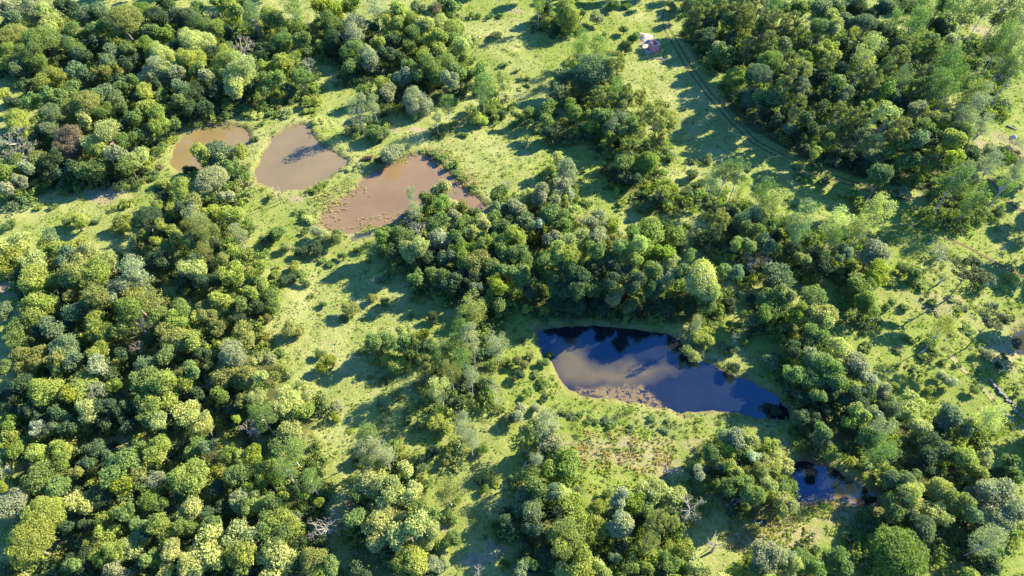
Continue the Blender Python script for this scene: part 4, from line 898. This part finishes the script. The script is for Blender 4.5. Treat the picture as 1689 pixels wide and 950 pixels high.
# brick hut on its pad, with the sand heap
x0, y0, d = G(1076.5, 84.5); z0 = H1(x0, y0)
A = np.array(G(1068.3, 79.8)[:2]); B = np.array(G(1077, 88.6)[:2]); e = B - A; ang = math.atan2(e[1], e[0]); Lh = np.hypot(*e); Wd = 1.9
cx_, cy_ = (A + B) / 2 + np.array([-e[1], e[0]]) / Lh * Wd / 2
root = link('brick_hut', None, None, (cx_, cy_, z0), (0, 0, ang)); tag(root, 'small roofless red brick hut with pale wall tops on a sandy pad', 'hut')
hw = 2.25; th = .085
mb = MB()
for c, h in (((0, -Wd / 2 + th, hw / 2), (Lh / 2, th, hw / 2)), ((0, Wd / 2 - th, hw / 2), (Lh / 2, th, hw / 2)), ((-Lh / 2 + th, 0, hw / 2), (th, Wd / 2 - 2 * th, hw / 2)), ((Lh / 2 - th, 0, hw / 2), (th, Wd / 2 - 2 * th, hw / 2))): mb.box(c, h)
wl_ = link('wall', mb.mesh('wall', M_BRICK), root)
mb = MB(); mb.box((-Lh * .22, 0, hw / 2 - .1), (.07, Wd / 2 - 2 * th - .01, hw / 2 - .12)); link('partition', mb.mesh('partition', M_BRICK), root)
mb = MB()
for c, h in (((0, -Wd / 2 + th, hw + .05), (Lh / 2 + .02, th + .02, .045)), ((0, Wd / 2 - th, hw + .05), (Lh / 2 + .02, th + .02, .045)), ((-Lh / 2 + th, 0, hw + .05), (th + .02, Wd / 2 - 2 * th - .03, .045)), ((Lh / 2 - th, 0, hw + .05), (th + .02, Wd / 2 - 2 * th - .03, .045))): mb.box(c, h)
link('wall_top', mb.mesh('wall_top', M_MORTAR), wl_)
mb = MB(); mb.box((Lh * .12, Wd / 2 + .012, .95), (.38, .02, .92)); link('door', mb.mesh('door', M_BARK), root)
C4 = [G(1057, 75)[:2], G(1067.5, 91.5)[:2], G(1089, 80.5)[:2], G(1075, 65)[:2]]; c0 = np.mean(C4, 0)
mb = MB(); V = [(q[0] - c0[0], q[1] - c0[1], zz) for zz in (-.4, .10) for q in C4]; mb.add(V, [(3, 2, 1, 0), (4, 5, 6, 7), (0, 1, 5, 4), (1, 2, 6, 5), (2, 3, 7, 6), (3, 0, 4, 7)])
pz = max(H1(*q) for q in C4); tag(link('concrete_pad', mb.mesh('concrete_pad', M_CONC), None, (c0[0], c0[1], pz)), 'pale sandy concrete pad under and beside the brick hut', 'pad')
root.location.z = pz + .09
def heap(px, py, rx, ry, h, name, mat, label, cat, seed):
    r = np.random.default_rng(seed); x0, y0, d = G(px, py); V = []; n = 20; m_ = 8
    for i in range(m_ + 1):
        q = i / m_
        for j in range(n):
            a = j * 2 * math.pi / n; w_ = 1 + .18 * math.sin(a * 3 + seed) + r.uniform(-.05, .05)
            V.append((rx * q * w_ * math.cos(a), ry * q * w_ * math.sin(a), h * (1 - q ** 1.6) + r.uniform(-.05, .05) * h - .08))
    F = [(i * n + j, (i + 1) * n + j, (i + 1) * n + (j + 1) % n, i * n + (j + 1) % n) for i in range(m_) for j in range(n)]
    tag(link(name, new_mesh(name, V, F, mat, True), None, (x0, y0, H1(x0, y0))), label, cat)
heap(1064, 62, 2.3, 2.6, .9, 'sand_heap', M_SAND, 'pale heap of sand behind the red brick hut', 'sand heap', 1)
heap(1645, 357, .9, .9, .8, 'burnt_stump', M_BARK, 'dark round stump pile on the bright slope near the right edge', 'stump', 2)
heap(1670, 228, .9, .7, .9, 'white_rock', M_MORTAR, 'pale boulder near the upper right edge of the meadow', 'rock', 3)
heap(1090, 97, 1.6, .9, .4, 'tarp_standin', M_STONE, 'low grey mound standing in for a bluish tarp in shade below the brick hut', 'mound', 4)  # made-up mound where a bluish tarp-like thing lies in shadow
for k_, (px, py, s_) in enumerate([(409, 303, .5), (812, 56, .5), (790, 62, .5)]):
    heap(px, py, s_, s_ * .8, s_ * .9, 'white_rock', M_MORTAR, ['pale rock beside the short white trunk near the middle pond', 'right one of two pale rocks on the top meadow', 'left one of two pale rocks on the top meadow'][k_], 'rock', 11 + k_)
# low dry stone row
P = GP([(1632, 628), (1645, 642), (1658, 656), (1670, 668), (1684, 690)]); mb = MB(); r = np.random.default_rng(2)
o0 = P[0]
for a_, b_ in zip(P[:-1], P[1:]):
    n = int(np.hypot(*(b_ - a_)) / .38)
    for i in range(n):
        q = a_ + (b_ - a_) * (i / n) + r.normal(size=2) * .18; s_ = r.uniform(.16, .34)
        mb.box((q[0] - o0[0], q[1] - o0[1], H1(*q) - H1(*o0) + s_ * .5), (s_, s_ * r.uniform(.6, 1), s_ * r.uniform(.6, 1.1)), r.uniform(0, 3))
tag(link('stone_wall', mb.mesh('stone_wall', M_STONE), None, (o0[0], o0[1], H1(*o0))), 'low broken row of stones beside the pale path at the right edge', 'stone wall')
